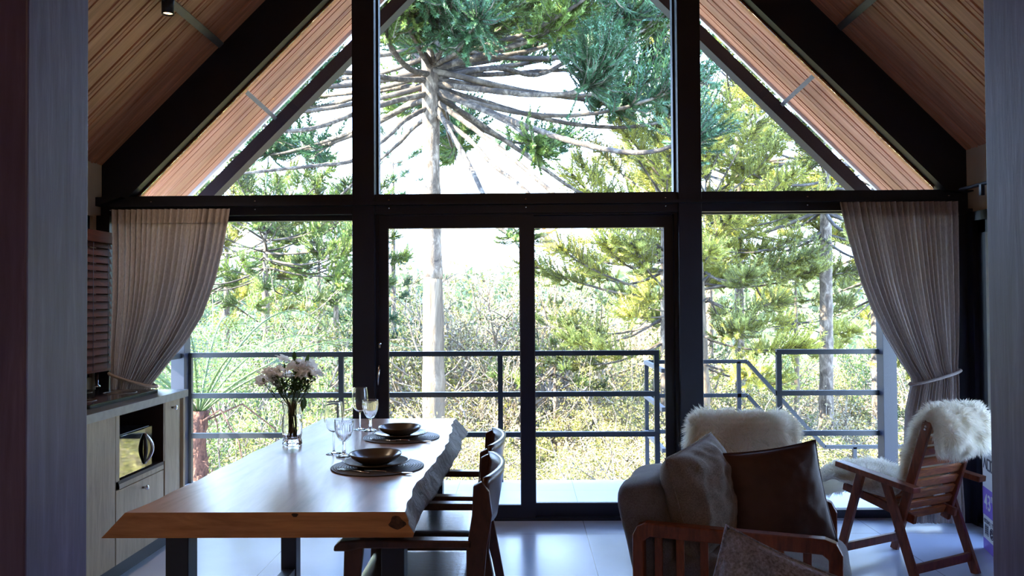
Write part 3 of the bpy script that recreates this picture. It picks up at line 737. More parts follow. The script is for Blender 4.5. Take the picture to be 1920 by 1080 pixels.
def leafblade(mb, p, d, L, W, up=(0,0,1), mi=0, seg=4, curl=.25):
    d = Vector(d).normalized(); sd = d.cross(Vector(up)); 
    if sd.length < .05: sd = Vector((1,0,0))
    sd.normalize(); nn = sd.cross(d); pts = []
    for i in range(seg+1):
        t_ = i/seg; cc = p + d*L*t_ - nn*L*curl*t_*t_*-1*-1; wd = W*math.sin(PI*min(.98, .06+.92*t_))*.5
        pts += [cc - sd*wd, cc - nn*wd*.3, cc + sd*wd]
    fs = []
    for i in range(seg): b0 = i*3; fs += [(b0, b0+1, b0+4, b0+3), (b0+1, b0+2, b0+5, b0+4)]
    mb.add(pts, fs, mi, True)
heads = []
for i in range(30):
    a = rnd.uniform(0, 2*PI); rr = .135*math.sqrt(rnd.random()); hx_ = rr*math.cos(a); hy_ = rr*.8*math.sin(a)
    zz = .345 - .9*rr*rr*4 + rnd.uniform(-.03, .022) + .012
    heads.append(Vector((hx_*1.05+.0, hy_, zz)))
for i, h in enumerate(heads):
    b0 = Vector((rnd.uniform(-.022, .022), rnd.uniform(-.022, .022), .004)); nk = Vector((h.x*.16, h.y*.16, .155)); md = h*.6 + Vector((0,0,.10))
    mb = MB(); mb.tube([b0, nk, nk*.5+h*.5 + Vector((0,0,-.02)), h], [.0022,.002,.0017,.0013], 5)
    st_ = mb.build('stem', M['leaf_bouquet'], bq)
    if i < 24:
        mb = MB(); dd = Vector((h.x*3, h.y*3, .8))
        for q in range(3):
            off = Vector((rnd.uniform(-.018,.018), rnd.uniform(-.018,.018), rnd.uniform(-.008,.012)))
            petalflower(mb, h+off, dd+Vector((rnd.uniform(-.8,.8), rnd.uniform(-.8,.8), 0)), .025+rnd.random()*.007)
        mb.build('blossom', M['petal'], bq, fix=False)
mb = MB()
for i in range(560):
    h = rnd.choice(heads); t_ = rnd.uniform(.35, 1.0); nk = Vector((h.x*.16, h.y*.16, .155)); p = nk.lerp(h, t_)
    leafblade(mb, p, (rnd.uniform(-1,1)+h.x*4, rnd.uniform(-1,1)+h.y*4, rnd.uniform(-.1,1)), rnd.uniform(.02,.05), rnd.uniform(.008,.014))
for (dx, dz, L) in ((.085,.20,.055), (.07,.19,.06), (-.13,.30,.04), (.10,.35,.06), (.02,.37,.05)):
    leafblade(mb, Vector((dx*.7,-.01,dz)), (dx, -.1, -.3 if dz < .25 else .8), L, .022)
mb.build('bouquet_foliage', M['leaf_bouquet'], bq, fix=False)
mb = MB()
for i in range(50):
    a = rnd.uniform(2.3, 4.2); p = Vector((.06*math.cos(a), .04*math.sin(a), .24)); q = Vector((.15*math.cos(a)*rnd.uniform(.8,1.1), .10*math.sin(a), .30+rnd.uniform(-.03,.05)))
    mb.tube([p, q], [.001,.0007], 3, 0)
    petalflower(mb, q, (rnd.uniform(-1,1), rnd.uniform(-1,1), 1), .006, 5)
mb.build('filler_sprigs', [M['petal']], bq, fix=False)

# ---------------------------------------------------------------- dining chairs (face the table, -X)
def dining_chair(label, loc, rz):
    t = thing('dining_chair', label, 'chair', loc, rz, 'dark wooden dining armchairs')
    # local: +x is the back of the chair, -x the front, y across
    W = .25
    for s in (-1, 1):
        MB().prism([(.06,0),(.10,0),(.02,.44),(.035,.60),(.055,.72),(.045,.80),(.02,.835),(-.01,.82),(-.015,.72),(-.035,.60),(-.035,.42),(.02,.2)], s*W-.014, s*W+.014).build('back_leg', M['darkwood'], t, bevel=.004)
        MB().prism([(-.46,0),(-.43,0),(-.41,.42),(-.39,.613),(-.455,.613),(-.46,.42)], s*W-.016, s*W+.016).build('front_leg', M['darkwood'], t, bevel=.003)
        MB().prism([(-.49,.602),(-.488,.62),(-.468,.636),(-.40,.642),(-.02,.637),(-.02,.610),(-.40,.612),(-.44,.602)], s*W-.028, s*W+.028).build('armrest', M['darkwood'], t, bevel=.006)
        MB().box((-.44, s*W-.012, .36), (.0, s*W+.012, .41)).build('side_rail', M['darkwood'], t)
    MB().box((-.445, -W, .36), (-.42, W, .41)).build('apron', M['darkwood'], t); MB().box((-.02, -W, .36), (.0, W, .41)).build('apron', M['darkwood'], t)
    def seat(u, v):
        x = -.46 + .46*u; y = (v-.5)*2*(W-.018); e = min(u, 1-u, v, 1-v)
        return (x, y, .415 + .05*min(1, e/.1)**.5 + .01*math.sin(PI*u)*0)
    g = MB(); g.grid(seat, 24, 24); g.box((-.46, -W+.018, .40), (0, W-.018, .416)); g.build('seat', M['seat_leather'], t)
    def back(u, v, off):
        y = (u-.5)*2*W; c_ = 1-(2*u-1)**2; x = .015 + .055*c_ + .03*(v-.5) + off; z = .67 + .175*v + .012*c_*(v-.5)
        return (x, y, z)
    mb = MB(); nu, nv = 18, 6
    front = [back(i/nu, j/nv, -.010) for i in range(nu+1) for j in range(nv+1)]; rear = [back(i/nu, j/nv, .010) for i in range(nu+1) for j in range(nv+1)]
    k_ = len(front); fs = []
    for i in range(nu):
        for j in range(nv):
            a = i*(nv+1)+j; fs += [(a, a+nv+1, a+nv+2, a+1), (k_+a+1, k_+a+nv+2, k_+a+nv+1, k_+a)]
        a = i*(nv+1); fs += [(a, k_+a, k_+a+nv+1, a+nv+1), (a+nv, a+2*nv+1, k_+a+2*nv+1, k_+a+nv)]
    for a in (0, nu*(nv+1)):
        for j in range(nv): fs.append((a+j, a+j+1, k_+a+j+1, k_+a+j))
    mb.add(front+rear, fs, 0, True); mb.build('backrest', M['darkwood'], t)
    return t
c1 = dining_chair('dark wooden armchair at the near end of the table, closest to the camera', (-.165, 3.01, 0), 0)
c2 = copy_tree(c1); c2.location = (-.175, 3.63, 0); c2['label'] = 'dark wooden armchair behind the nearest one, closer to the glass door'

# ---------------------------------------------------------------- curtains
def curtain(name, label, top, outer, inner, ztop, ztie, zbot, y, cols, tie_y=None, flare=0):
    """outer(z), inner(z) give the side edges in x"""
    t = thing(name, label, 'curtain', ((outer(ztop)+inner(ztop))/2, y, 0))
    x0 = t.location.x
    NU, NV = 300, 60
    def P(u, v):
        z = ztop + (zbot-ztop)*v
        a, b = outer(z), inner(z)
        tight = min(1, abs(b-a)/abs(inner(ztop)-outer(ztop)))
        amp = .026 + .014*(1-tight)
        ph = 2*PI*cols*(u + .010*math.sin(u*17+1) + .003*math.sin(u*41))
        yy = amp*(.75+.35*math.sin(u*23+2))*math.sin(ph + .9*v*math.sin(5*u*PI+1)) + .003*math.sin(ph*2.1+v*5)
        if v < .035: yy *= .75
        # hanging cloth billows out as folds gather near the tie
        yy -= .05*(1-tight)*math.sin(PI*u)
        xx = a + (b-a)*(u + .004*math.sin(ph*1.0+1))
        return (xx - x0, yy, z)
    g = MB(); g.grid(P, NU, NV)
    o_ = g.build('curtain_cloth', M['curtain'], t, fix=False)
    def H(u, v):
        p = P(u, v*.045); return (p[0], p[1]-.004, p[2]+.002)
    h = MB(); h.grid(H, NU, 3); h.build('heading_tape', M['curtain'], t, fix=False)
    if ztie:
        a, b = outer(ztie), inner(ztie); pts = []
        n = 28
        w = abs(b-a)/2 + .012; cxx = (a+b)/2 - x0
        for i in range(n):
            an = 2*PI*i/n; xx = cxx + w*math.cos(an)
            slope = .045 * (1 if outer(ztop) > inner(ztop) else -1)
            pts.append((xx, -.02 + .062*math.sin(an), ztie + slope*(math.cos(an))))
        MB().tube(pts, .010, 8, closed=True).build('tieback', M['curtain'], t)
    return t
YCU = 5.17
def curve(pts, y):
    ps = sorted([(at(px, py, y).z, at(px, py, y).x) for px, py in pts])
    def f(z):
        if z <= ps[0][0]: return ps[0][1]
        for (z0, x0), (z1, x1) in zip(ps, ps[1:]):
            if z <= z1:
                t_ = (z-z0)/(z1-z0); return x0 + (x1-x0)*t_
        return ps[-1][1]
    return f
zt_ = at(320, 393, YCU).z
curtain('curtain', 'taupe linen curtain gathered at the left end of the window wall', None,
        curve([(208,393),(211,470),(212,560),(210,650),(212,700),(208,800),(205,960)], YCU),
        curve([(433,393),(428,425),(420,470),(405,530),(383,590),(352,640),(318,680),(284,722),(281,735),(292,800),(300,960)], YCU),
        zt_, at(240, 712, YCU).z, .02, YCU, 21)
zt_ = at(1690, 379, YCU).z
curtain('curtain', 'taupe linen curtain tied back at the right end of the window wall', None,
        curve([(1797,379),(1797,470),(1797,560),(1795,640),(1792,690),(1794,705),(1795,760),(1798,850),(1805,955)], YCU),
        curve([(1573,382),(1583,430),(1597,480),(1612,530),(1630,575),(1655,625),(1688,680),(1710,712),(1706,728),(1697,770),(1694,830),(1697,960)], YCU),
        zt_, at(1750, 707, YCU).z, .03, YCU, 22)
o = bpy.data.objects['curtain.001']

# ---------------------------------------------------------------- spotlight
p = at(315, 8, 4.45)
lz = roofz(-2.02) - .065
sp = thing('ceiling_spotlight', 'small black cylinder spotlight hanging under the left ceiling strip', 'spotlight', (p.x, 4.45, at(315, 27, 4.45).z))
LH = .15
MB().lathe([(.026,.004),(.030,0),(.034,0),(.034,LH),(0,LH)], n=28).build('housing', M['steel'], sp)
MB().lathe([(0,.012),(.027,.010)], n=24).build('bulb', M['bulb'], sp)
MB().tube([(0,0,LH), (0,0,roofz(p.x)-sp.location.z+.01)], .008, 8).build('mount', M['steel'], sp)
ld = bpy.data.lights.new('spot_lamp', 'SPOT'); ld.energy = 14; ld.color = (1,.78,.56); ld.spot_size = R(95); ld.spot_blend = .6; ld.shadow_soft_size = .025
lo = bpy.data.objects.new('spot_lamp', ld); COL.objects.link(lo); lo.location = (p.x, 4.45, sp.location.z-.005)
# copies of the spotlight added out of view as fill light
for yy in (2.6, .4):
    c_ = copy_tree(sp); c_.location = (p.x, yy, sp.location.z); c_['label'] = 'added unseen fill spotlight under the left ceiling strip, %s' % ('over the table end' if yy > 1 else 'back in the room')
    l_ = lo.copy(); COL.objects.link(l_); l_.location = (p.x, yy, sp.location.z-.005)
# unseen lamp added behind the camera as warm fill light
cl = thing('fill_lamp', 'added warm fill lamp hanging unseen in the back of the room', 'lamp', (.4, -1.3, 2.5))
MB().lathe([(.0,.0),(.10,.02),(.14,.09),(.12,.17),(.05,.21),(0,.215)], n=24).build('lamp_shade', M['bulb'], cl)
MB().tube([(0,0,.2), (0,0,roofz(.4)-2.5)], .006, 6).build('cable', M['steel'], cl)
pd = bpy.data.lights.new('fill_lamp_light', 'POINT'); pd.energy = 2.0; pd.color = (1,.82,.64); pd.shadow_soft_size = .15
po = bpy.data.objects.new('fill_lamp_light', pd); COL.objects.link(po); po.location = (.4, -1.3, 2.38)
# ---------------------------------------------------------------- grey armchair with slatted wooden arms
ac = thing('armchair', 'grey upholstered armchair with slatted reddish wooden arms in the middle of the room', 'armchair', (.425, 3.125, 0), R(-19.5))
AH, AL, AW = .60, .755, .62
def armframe(y):
    w = .026
    # rounded rectangular loop
    pts = []
    outer_ = [(0,0),(0,AH-.05),(.018,AH-.014),(.05,AH),(AL-.06,AH-.002),(AL-.02,AH-.016),(AL,AH-.055),(AL,0)]
    inner_ = [(AL-.048,0),(AL-.048,AH-.075),(AL-.07,AH-.058),(.068,AH-.052),(.045,AH-.07),(.045,0)]
    n_ = len(outer_)
    mb = MB(); vs = []
    poly = outer_ + inner_
    mb.prism(poly, y-w, y+w)
    return mb
for y in (0, AW):
    armframe(y).build('arm_frame', M['chairwood'], ac, bevel=.006)
    for x in (.098, .18, .27, .45, .54, .635):
        MB().box((x-.015, y-.010, .18), (x+.015, y+.010, AH-.035)).build('slat', M['chairwood'], ac, bevel=.003)
    MB().box((.03, y-.016, .16), (AL-.04, y+.016, .21)).build('side_rail', M['chairwood'], ac)
MB().box((.02, .0, .17), (.05, AW, .23)).box((AL-.06, 0, .17), (AL-.03, AW, .23)).build('cross_rail', M['chairwood'], ac)
def softbox(name, c, size, mat, parent, tilt=0, p=5, wr=.008, seed=0, N=16, rot=None):
    """cushion block with rounded faces"""
    g = MB(); hx_, hy_, hz_ = (s/2 for s in size)
    rm = Matrix.Rotation(tilt, 3, 'Y') if rot is None else rot
    vs = []; fs = []
    def blob(d):
        n = (abs(d.x)**p + abs(d.y)**p + abs(d.z)**p)**(1/p); q = d/n
        q = Vector((q.x*hx_, q.y*hy_, q.z*hz_))
        q += d.normalized()*wr*noise.noise(q*7 + Vector((seed, 0, 0)))
        return rm @ q + Vector(c)
    for ax in range(3):
        for s in (-1, 1):
            o_ = len(vs)
            for i in range(N+1):
                for j in range(N+1):
                    a = -1 + 2*i/N; b = -1 + 2*j/N; v = [0,0,0]; v[ax] = s; v[(ax+1) % 3] = a; v[(ax+2) % 3] = b*s
                    vs.append(blob(Vector(v)))
            for i in range(N):
                for j in range(N):
                    a = o_+i*(N+1)+j; fs.append((a, a+N+1, a+N+2, a+1))
    g.add(vs, fs, 0, True)
    o = g.build(name, mat, parent)
    import bmesh
    b = bmesh.new(); b.from_mesh(o.data); bmesh.ops.remove_doubles(b, verts=b.verts, dist=1e-5); bmesh.ops.recalc_face_normals(b, faces=b.faces); b.to_mesh(o.data); b.free()
    return o
softbox('seat_cushion', (.43, AW/2, .365), (.72, AW-.06, .20), M['greyfab'], ac, p=7)
softbox('back_cushion', (.055, AW/2+.01, .455), (.20, AW-.07, .56), M['greyfab'], ac, tilt=R(-13), p=6, seed=3)
MB().box((.05, .03, .16), (.70, AW-.03, .27)).build('seat_base', M['greyfab'], ac, bevel=.01)

def pillow(name, w, h, t, mat, seed=0, wr=.012, pull=.06, N=34, piping=None):
    g = MB(); 
    for s in (-1, 1):
        def P(u, v):
            a = 2*u-1; b = 2*v-1
            x = a*w/2*(1 - pull*(1-a*a)*0 - pull*(1-b*b)*abs(a)**3*-1*-1)
            z = b*h/2*(1 - pull*(1-a*a)*abs(b)**3)
            d = max(0, (1-abs(a)**2.6))*max(0, (1-abs(b)**2.6)); th_ = t/2*d**.55
            q = Vector((a*3+seed, b*3, s))
            th_ += (wr*noise.noise(q) + wr*.5*noise.noise(q*2.7))*min(1, d*4)
            # creases radiating from corners
            th_ += wr*.5*math.sin(9*(a*b)+seed)*min(1, d*3)*(abs(a*b))
            return (x, s*th_, z)
        g.grid(P, N, N)
    import bmesh
    o = g.build(name, mat, fix=False)
    b = bmesh.new(); b.from_mesh(o.data); bmesh.ops.remove_doubles(b, verts=b.verts, dist=1e-4); bmesh.ops.recalc_face_normals(b, faces=b.faces); b.to_mesh(o.data); b.free()
    seam = []
    K = 40
    for side in range(4):
        for i in range(K):
            a = -1 + 2*i/K
            aa, bb = [(a, -1), (1, a), (-a, 1), (-1, -a)][side]
            x = aa*w/2*(1 - pull*(1-bb*bb)*abs(aa)**3); z = bb*h/2*(1 - pull*(1-aa*aa)*abs(bb)**3)
            seam.append((x, 0, z))
    MB().tube(seam, .0035, 6, closed=True).build('seam', piping or mat, o)
    return o
def place(o, loc, rx=0, ry=0, rz=0):
    o.matrix_world = Matrix.Translation(loc) @ Matrix.Rotation(R(rz), 4, 'Z') @ Matrix.Rotation(R(rx), 4, 'X') @ Matrix.Rotation(R(ry), 4, 'Y')
g1 = pillow('cushion', .44, .42, .25, M['cushfab'], 1, .016, .03)
place(g1, (.735, 3.30, .655), rx=-13, ry=-6, rz=52)
tag(g1, 'taupe grey fabric cushion leaning on the back of the grey armchair', 'cushion')
g2 = pillow('cushion', .41, .41, .13, M['leather'], 7, .007, .06)
place(g2, (1.045, 3.30, .645), rx=-12, ry=-7, rz=4)
tag(g2, 'brown leather cushion standing in the grey armchair', 'cushion')

# near sofa below the frame and its pillow
so_ = thing('sofa', 'grey fabric sofa at the bottom right edge under the blue-grey pillow', 'sofa', (1.5, 1.72, 0))
softbox('seat_cushion', (0, 0, .27), (1.7, .72, .2), M['greyfab'], so_, p=8)
softbox('backrest', (0, -.37, .36), (1.7, .16, .44), M['greyfab'], so_, p=8)
MB().box((-.83, -.36, .06), (.83, .34, .18)).build('base', M['chairwood'], so_, bevel=.01)
for x in (-.78, .78):
    for y in (-.3, .28): MB().box((x-.02, y-.02, 0), (x+.02, y+.02, .07)).build('leg', M['chairwood'], so_)
corner = at(1372, 995, 1.85)
g3 = pillow('pillow', .45, .45, .17, M['pilfab'], 4, .02, .07)
an = R(22); rr = .222
cc = corner + Vector((rr*(math.cos(an)-math.sin(an)), 0, -rr*(math.sin(an)+math.cos(an))))
place(g3, cc, rx=-8, ry=22, rz=0)
tag(g3, 'blue-grey textured pillow at the bottom edge of the view', 'pillow')

# ---------------------------------------------------------------- folding slatted lounge chairs
def lounge(label, loc, rz):
    t = thing('lounge_chair', label, 'chair', loc, rz, 'folding wooden lounge chairs')
    W = .19
    for s in (-1, 1):
        x = s*W; xo = s*(W+.075); xl_ = s*(W+.045)
        MB().bar((xo, -.085, .50), (xo, .39, .555), .058, .030).build('armrest', M['chairwood'], t, bevel=.003)
        MB().bar((xl_, -.06, 0), (xl_, .12, .51), .024, .046, up=(0,1,0)).build('leg', M['chairwood'], t, bevel=.003)
        MB().bar((xl_, .43, 0), (xl_, .265, .53), .024, .046, up=(0,1,0)).build('leg', M['chairwood'], t, bevel=.003)
        MB().bar((x-s*.027, .0, .32), (x-s*.027, .44, .41), .024, .045).build('seat_rail', M['chairwood'], t, bevel=.003)
        MB().bar((x, .08, .27), (x, -.10, .84), .024, .048, up=(0,1,0)).build('back_upright', M['chairwood'], t, bevel=.004)
        mb = MB()
        for zz in (.80, .815): 
            yy = .08 - .18*(zz-.27)/.57
            mb.tube([(x+s*.010, yy-.0, zz), (x+s*.0135, yy, zz)], .006, 8)
        mb.tube([(xl_+s*.010, -.05, .03), (xl_+s*.0135, -.05, .03)], .005, 8)
        mb.build('screw', M['chrome'], t)
    MB().bar((-W-.04, -.03, .085), (W+.04, -.03, .085), .022, .045, up=(0,0,1)).build('stretcher', M['chairwood'], t, bevel=.002)
    MB().bar((-W-.04, .40, .085), (W+.04, .40, .085), .022, .045, up=(0,0,1)).build('stretcher', M['chairwood'], t, bevel=.002)
    for i in range(9):
        zz = .33 + .465*i/8; yy = .08 - .18*(zz-.27)/.57
        MB().bar((-W+.012, yy, zz), (W-.012, yy, zz), .016, .044, up=(0,-.45,.9)).build('back_slat', M['slatwood'], t, bevel=.002)
    for i in range(8):
        yy = .10 + .33*i/7; zz = .335 + .09*(yy-.0)/.44
        MB().bar((-W+.03, yy, zz+.012), (W-.03, yy, zz+.012), .045, .014).build('seat_slat', M['slatwood'], t)
    return t
l1 = lounge('slatted reddish wooden lounge chair at the right, seen from behind near the curtain', (2.155, 4.218, 0), R(28))
l2 = copy_tree(l1); l2.location = (1.13, 4.18, 0); l2.rotation_euler = (0, 0, R(-3)); l2['label'] = 'wooden lounge chair behind the grey armchair, its back covered by a sheepskin'

def sheepskin(label, loc, rz, path, wfun, xoff, seed, n=38000, ln=.048, mat='fur'):
    rnd = random.Random(seed)
    o = None
    P2 = [Vector((0, a, b)) for a, b in path]
    seg = [(P2[i+1]-P2[i]).length for i in range(len(P2)-1)]; L = sum(seg)
    def pos(s):
        s *= L
        for i, q in enumerate(seg):
            if s <= q or i == len(seg)-1:
                t_ = min(1, s/q); 
                return P2[i].lerp(P2[i+1], t_), i + t_
            s -= q
    # smooth the path
    S = []
    for i in range(81):
        acc = Vector((0,0,0)); wt = 0
        for d in (-.04, -.02, 0, .02, .04):
            u = min(1, max(0, i/80+d)); acc += pos(u)[0]; wt += 1
        S.append(acc/wt)
    def surf(u, v):
        f = u*80; i = min(79, int(f)); p = S[i].lerp(S[i+1], f-i)
        d = (S[min(80, i+2)] - S[max(0, i-1)]).normalized(); nrm = Vector((0, -d.z, d.y))
        w = wfun(u); x = xoff + (v-.5)*w
        x += .015*noise.noise(Vector((u*9, v*3, seed)))
        e = min(v, 1-v)*w; ee = min(u, 1-u)*L
        hgt = .045*min(1, e/.05)**.5*min(1, ee/.05)**.5 + .012*noise.noise(Vector((x*14, u*L*14, seed)))
        droop = -.03*max(0, 1-e/.06)
        return Vector((x, p.y, p.z)) + nrm*(hgt+.004+droop*.6), nrm, d
    g = MB()
    NU, NV = 90, 28
    topv = [surf(i/NU, j/NV)[0] for i in range(NU+1) for j in range(NV+1)]
    botv = []
    for i in range(NU+1):
        for j in range(NV+1):
            a, nn, d = surf(i/NU, j/NV); e = min(j/NV, 1-j/NV, i/NU, 1-i/NU); botv.append(a - nn*(.004+.022*min(1, e*8)))
    m_ = (NV+1); k_ = len(topv); fs = []
    for i in range(NU):
        for j in range(NV):
            a = i*m_+j; fs += [(a, a+m_, a+m_+1, a+1), (k_+a+1, k_+a+m_+1, k_+a+m_, k_+a)]
        a = i*m_; fs += [(a, k_+a, k_+a+m_, a+m_), (a+NV, a+m_+NV, k_+a+m_+NV, k_+a+NV)]
    for a in (0, NU*m_):
        for j in range(NV): fs.append((a+j, a+j+1, k_+a+j+1, k_+a+j))
    g.add(topv+botv, fs, 0, True)
    vs = []; ff = []
    for q in range(n):
        u = rnd.random(); v = rnd.random()
        if rnd.random() < .22: v = rnd.choice((rnd.uniform(0, .05), rnd.uniform(.95, 1)))
        if rnd.random() < .06: u = rnd.choice((rnd.uniform(0, .03), rnd.uniform(.97, 1)))
        p, nn, d = surf(u, v)
        ex = (v-.5)*2; side = Vector((1,0,0))*(ex**5*1.3)
        endp = d*((2*u-1)**9*1.2)
        cl = Vector((noise.noise(p*16+Vector((seed,0,0))), noise.noise(p*16+Vector((0,9,seed))), noise.noise(p*16+Vector((5,0,3))))) * 1.1
        dr = (nn*.75 + side + endp + cl + Vector((rnd.uniform(-.35,.35), rnd.uniform(-.35,.35), rnd.uniform(-.35,.35)))).normalized()
        l_ = ln*rnd.uniform(.55, 1.15); w = rnd.uniform(.0011, .0022)
        sd = dr.cross(Vector((rnd.uniform(-1,1), rnd.uniform(-1,1), rnd.uniform(-1,1)))).normalized()*w
        m1 = p + dr*l_*.5; tip = p + dr*l_ + Vector((0,0,-.25*l_)) + cl*l_*.3
        b0 = len(vs); vs += [p-sd, p+sd, m1+sd*.8, m1-sd*.8, tip]; ff += [(b0, b0+1, b0+2, b0+3), (b0+3, b0+2, b0+4)]
    g.add(vs, ff, 0, False)
    o = g.build('sheepskin', M[mat], fix=False)
    o.location = loc; o.rotation_euler = (0, 0, rz)
    return tag(o, label, 'sheepskin', 'cream sheepskins on the lounge chairs')
path1 = [(-.13,.68),(-.155,.75),(-.16,.83),(-.12,.875),(-.06,.84),(-.02,.76),(.03,.62),(.07,.47),(.13,.42),(.27,.43),(.42,.46),(.52,.46),(.60,.41),(.63,.30)]
def w1(u): return .36 + .04*math.sin(u*9+.6) - .06*max(0, .12-u)*6 - .05*max(0, u-.9)*6
sheepskin('cream sheepskin draped over the right lounge chair, hanging behind its back', (2.155,4.218,0), R(28), path1, w1, -.005, 11)
path2 = [(-.06,.44),(-.10,.58),(-.145,.72),(-.16,.80),(-.115,.85),(-.06,.82),(-.02,.76),(.03,.62),(.07,.46),(.13,.42),(.28,.43),(.42,.46),(.50,.45)]
sheepskin('cream sheepskin covering the back of the lounge chair behind the grey armchair', (1.13,4.18,0), R(-3), path2, lambda u: .50+.03*math.sin(u*8), -.02, 23)

# ---------------------------------------------------------------- television carton
tvb = thing('tv_carton', 'white and purple television carton standing by the right side door', 'box', (2.685, 4.72, 0), R(-15))
BH, BL, BT = .668, 1.05, .13
MB().box((0, -BL, .0), (BT, 0, BH)).build('carton_body', M['cardboard'], tvb, bevel=.004)
zz1, zz0, zq = .365, .205, .068
MB().box((-.0012, -BL+.002, zz0), (.001, -.002, zz1)).box((-.0012, -BL+.002, .003), (.001, -.002, zq)).build('printed_band', M['purple'], tvb)
def txt(s, size, y, z, mat, par, bold=0, xs=1.0):
    cu = bpy.data.curves.new('t', 'FONT'); cu.body = s; cu.size = size; cu.extrude = .0006; cu.offset = bold
    o = bpy.data.objects.new('t', cu); COL.objects.link(o)
    bpy.context.view_layer.update()
    me = bpy.data.meshes.new_from_object(o.evaluated_get(bpy.context.evaluated_depsgraph_get()))
    bpy.data.objects.remove(o); me.materials.clear(); me.materials.append(mat)
    p = link('lettering', me, par); p.rotation_euler = (R(90), 0, R(-90)); p.location = (-.0022, y, z); p.scale = (xs, 1, 1)
    return p
txt('43"', .125, -.035, .245, M['cardboard'], tvb, .001)
txt('43S5045 | TV', .034, -.02, .162, M['ink'], tvb)
# logo: open A, then O and C with squared corners
lg = MB(); z0l, hl = .475, .06
def ly(y, z): return (-.0015, y, z)
lg.bar(ly(-.025, z0l), ly(-.055, z0l+hl), .0015, .011, up=(0,1,0)); lg.bar(ly(-.055, z0l+hl), ly(-.085, z0l), .0015, .011, up=(0,1,0))
for y_ in (-.098, -.165):
    pts = [(y_, z0l), (y_-.055, z0l), (y_-.055, z0l+hl), (y_, z0l+hl)]
    segs = [(0,1),(1,2),(2,3),(3,0)] if y_ == -.098 else [(0,1),(2,3),(3,0)]
    for a, b in segs: lg.bar(ly(*pts[a]), ly(*pts[b]), .0015, .011, up=(0,1,0) if abs(pts[a][0]-pts[b][0]) < .01 else (0,0,1))
lg.build('printed_logo', M['ink'], tvb)
ic = MB()
for i in range(4):
    for j in range(4): ic.box((-.0018, -.045-i*.012, .10+j*.012), (.0, -.054-i*.012, .109+j*.012))
ic.box((-.0014, -.036, .092), (.0, -.040, .152)).box((-.0014, -.096, .092), (.0, -.100, .152)).box((-.0014, -.036, .092), (0, -.1, .095)).box((-.0014, -.036, .149), (0, -.1, .152))
cy_, cz_ = -.165, .122
ring = [(-.001, cy_+.03*math.cos(a), cz_+.03*math.sin(a)) for a in [2*PI*i/24 for i in range(24)]]
ic.tube(ring, .003, 5, closed=True)
for i in range(5):
    a = 2*PI*i/5; ic.tube([(-.001, cy_+.016*math.cos(a)+.006*math.cos(b), cz_+.016*math.sin(a)+.006*math.sin(b)) for b in [2*PI*k_/8 for k_ in range(8)]], .003, 4, closed=True)
ic.build('printed_icon', M['ink'], tvb)
MB().box((.01, -BL+.01, BH-.0005), (BT-.01, -.01, BH+.0015)).build('packing_tape', M['plaster'], tvb)
# ---------------------------------------------------------------- outdoors
rs = random.Random(77)
def ground_z(x, y):
    if y < 7: b = -2.6
    elif y < 45: b = -2.6 - (y-7)*.17
    elif y < 95: b = -9.06 - (y-45)*.09
    else:
        t_ = min(1, (y-95)/170); b = -13.5 + (13.5+3.5)*(t_*t_*(3-2*t_))
    b += .45*noise.noise(Vector((x*.09, y*.09, 0))) * min(3, 1+y/50)
    if y > 60: b += 5*noise.noise(Vector((x*.012, y*.01, 4))) + (.02*max(0, x) if x > 0 else 0)
    if y > 290: b += (y-290)*.0
    return b
# ground sheet, denser near the house
vs = []; ys_ = [5.5 + 350*(j/70)**2 for j in range(71)]; xs_ = []
NXg = 60
for y in ys_:
    half = 14 + y*.95
    for i in range(NXg+1):
        x = -half + 2*half*i/NXg; vs.append((x, y, ground_z(x, y)))
fs = [(j*(NXg+1)+i, j*(NXg+1)+i+1, (j+1)*(NXg+1)+i+1, (j+1)*(NXg+1)+i) for j in range(70) for i in range(NXg)]
struct(MB().add(vs, fs, 0, True).build('ground', M['ground']))
# ground beside the house on the right
struct(MB().add([(3.3,-6,-2.6),(60,-6,-2.6),(60,8,-2.6),(3.3,8,-2.6)], [(0,1,2,3)]).build('ground.001', M['ground']))

# ---- needle bearing twigs (numpy)
def needles(twigs, nl, nw, rings, per, rng, up=.45):
    """twigs: list of (p0,p1,p2) quadratic curves; returns verts, faces"""
    V = []; Fc = []
    for (a, b, c) in twigs:
        a, b, c = (np.array(q) for q in (a, b, c))
        t_ = np.linspace(.08, 1, rings)[:, None]
        P = (1-t_)**2*a + 2*t_*(1-t_)*b + t_**2*c
        T = 2*(1-t_)*(b-a) + 2*t_*(c-b); T /= np.linalg.norm(T, axis=1)[:, None] + 1e-9
        P = np.repeat(P, per, 0); T = np.repeat(T, per, 0); n = len(P)
        Rv = rng.normal(size=(n, 3)); Rv -= T*(Rv*T).sum(1)[:, None]; Rv /= np.linalg.norm(Rv, axis=1)[:, None] + 1e-9
        D = Rv*.8 + T*.75; D /= np.linalg.norm(D, axis=1)[:, None]
        S = np.cross(D, T); S /= np.linalg.norm(S, axis=1)[:, None] + 1e-9
        L = nl*rng.uniform(.7, 1.15, size=(n, 1))
        v = np.stack([P - S*nw, P + S*nw, P + D*L], 1).reshape(-1, 3)
        o = sum(len(q) for q in V); V.append(v); Fc.append(np.arange(n*3).reshape(-1, 3) + o)
        # woody core
    return np.concatenate(V), np.concatenate(Fc)
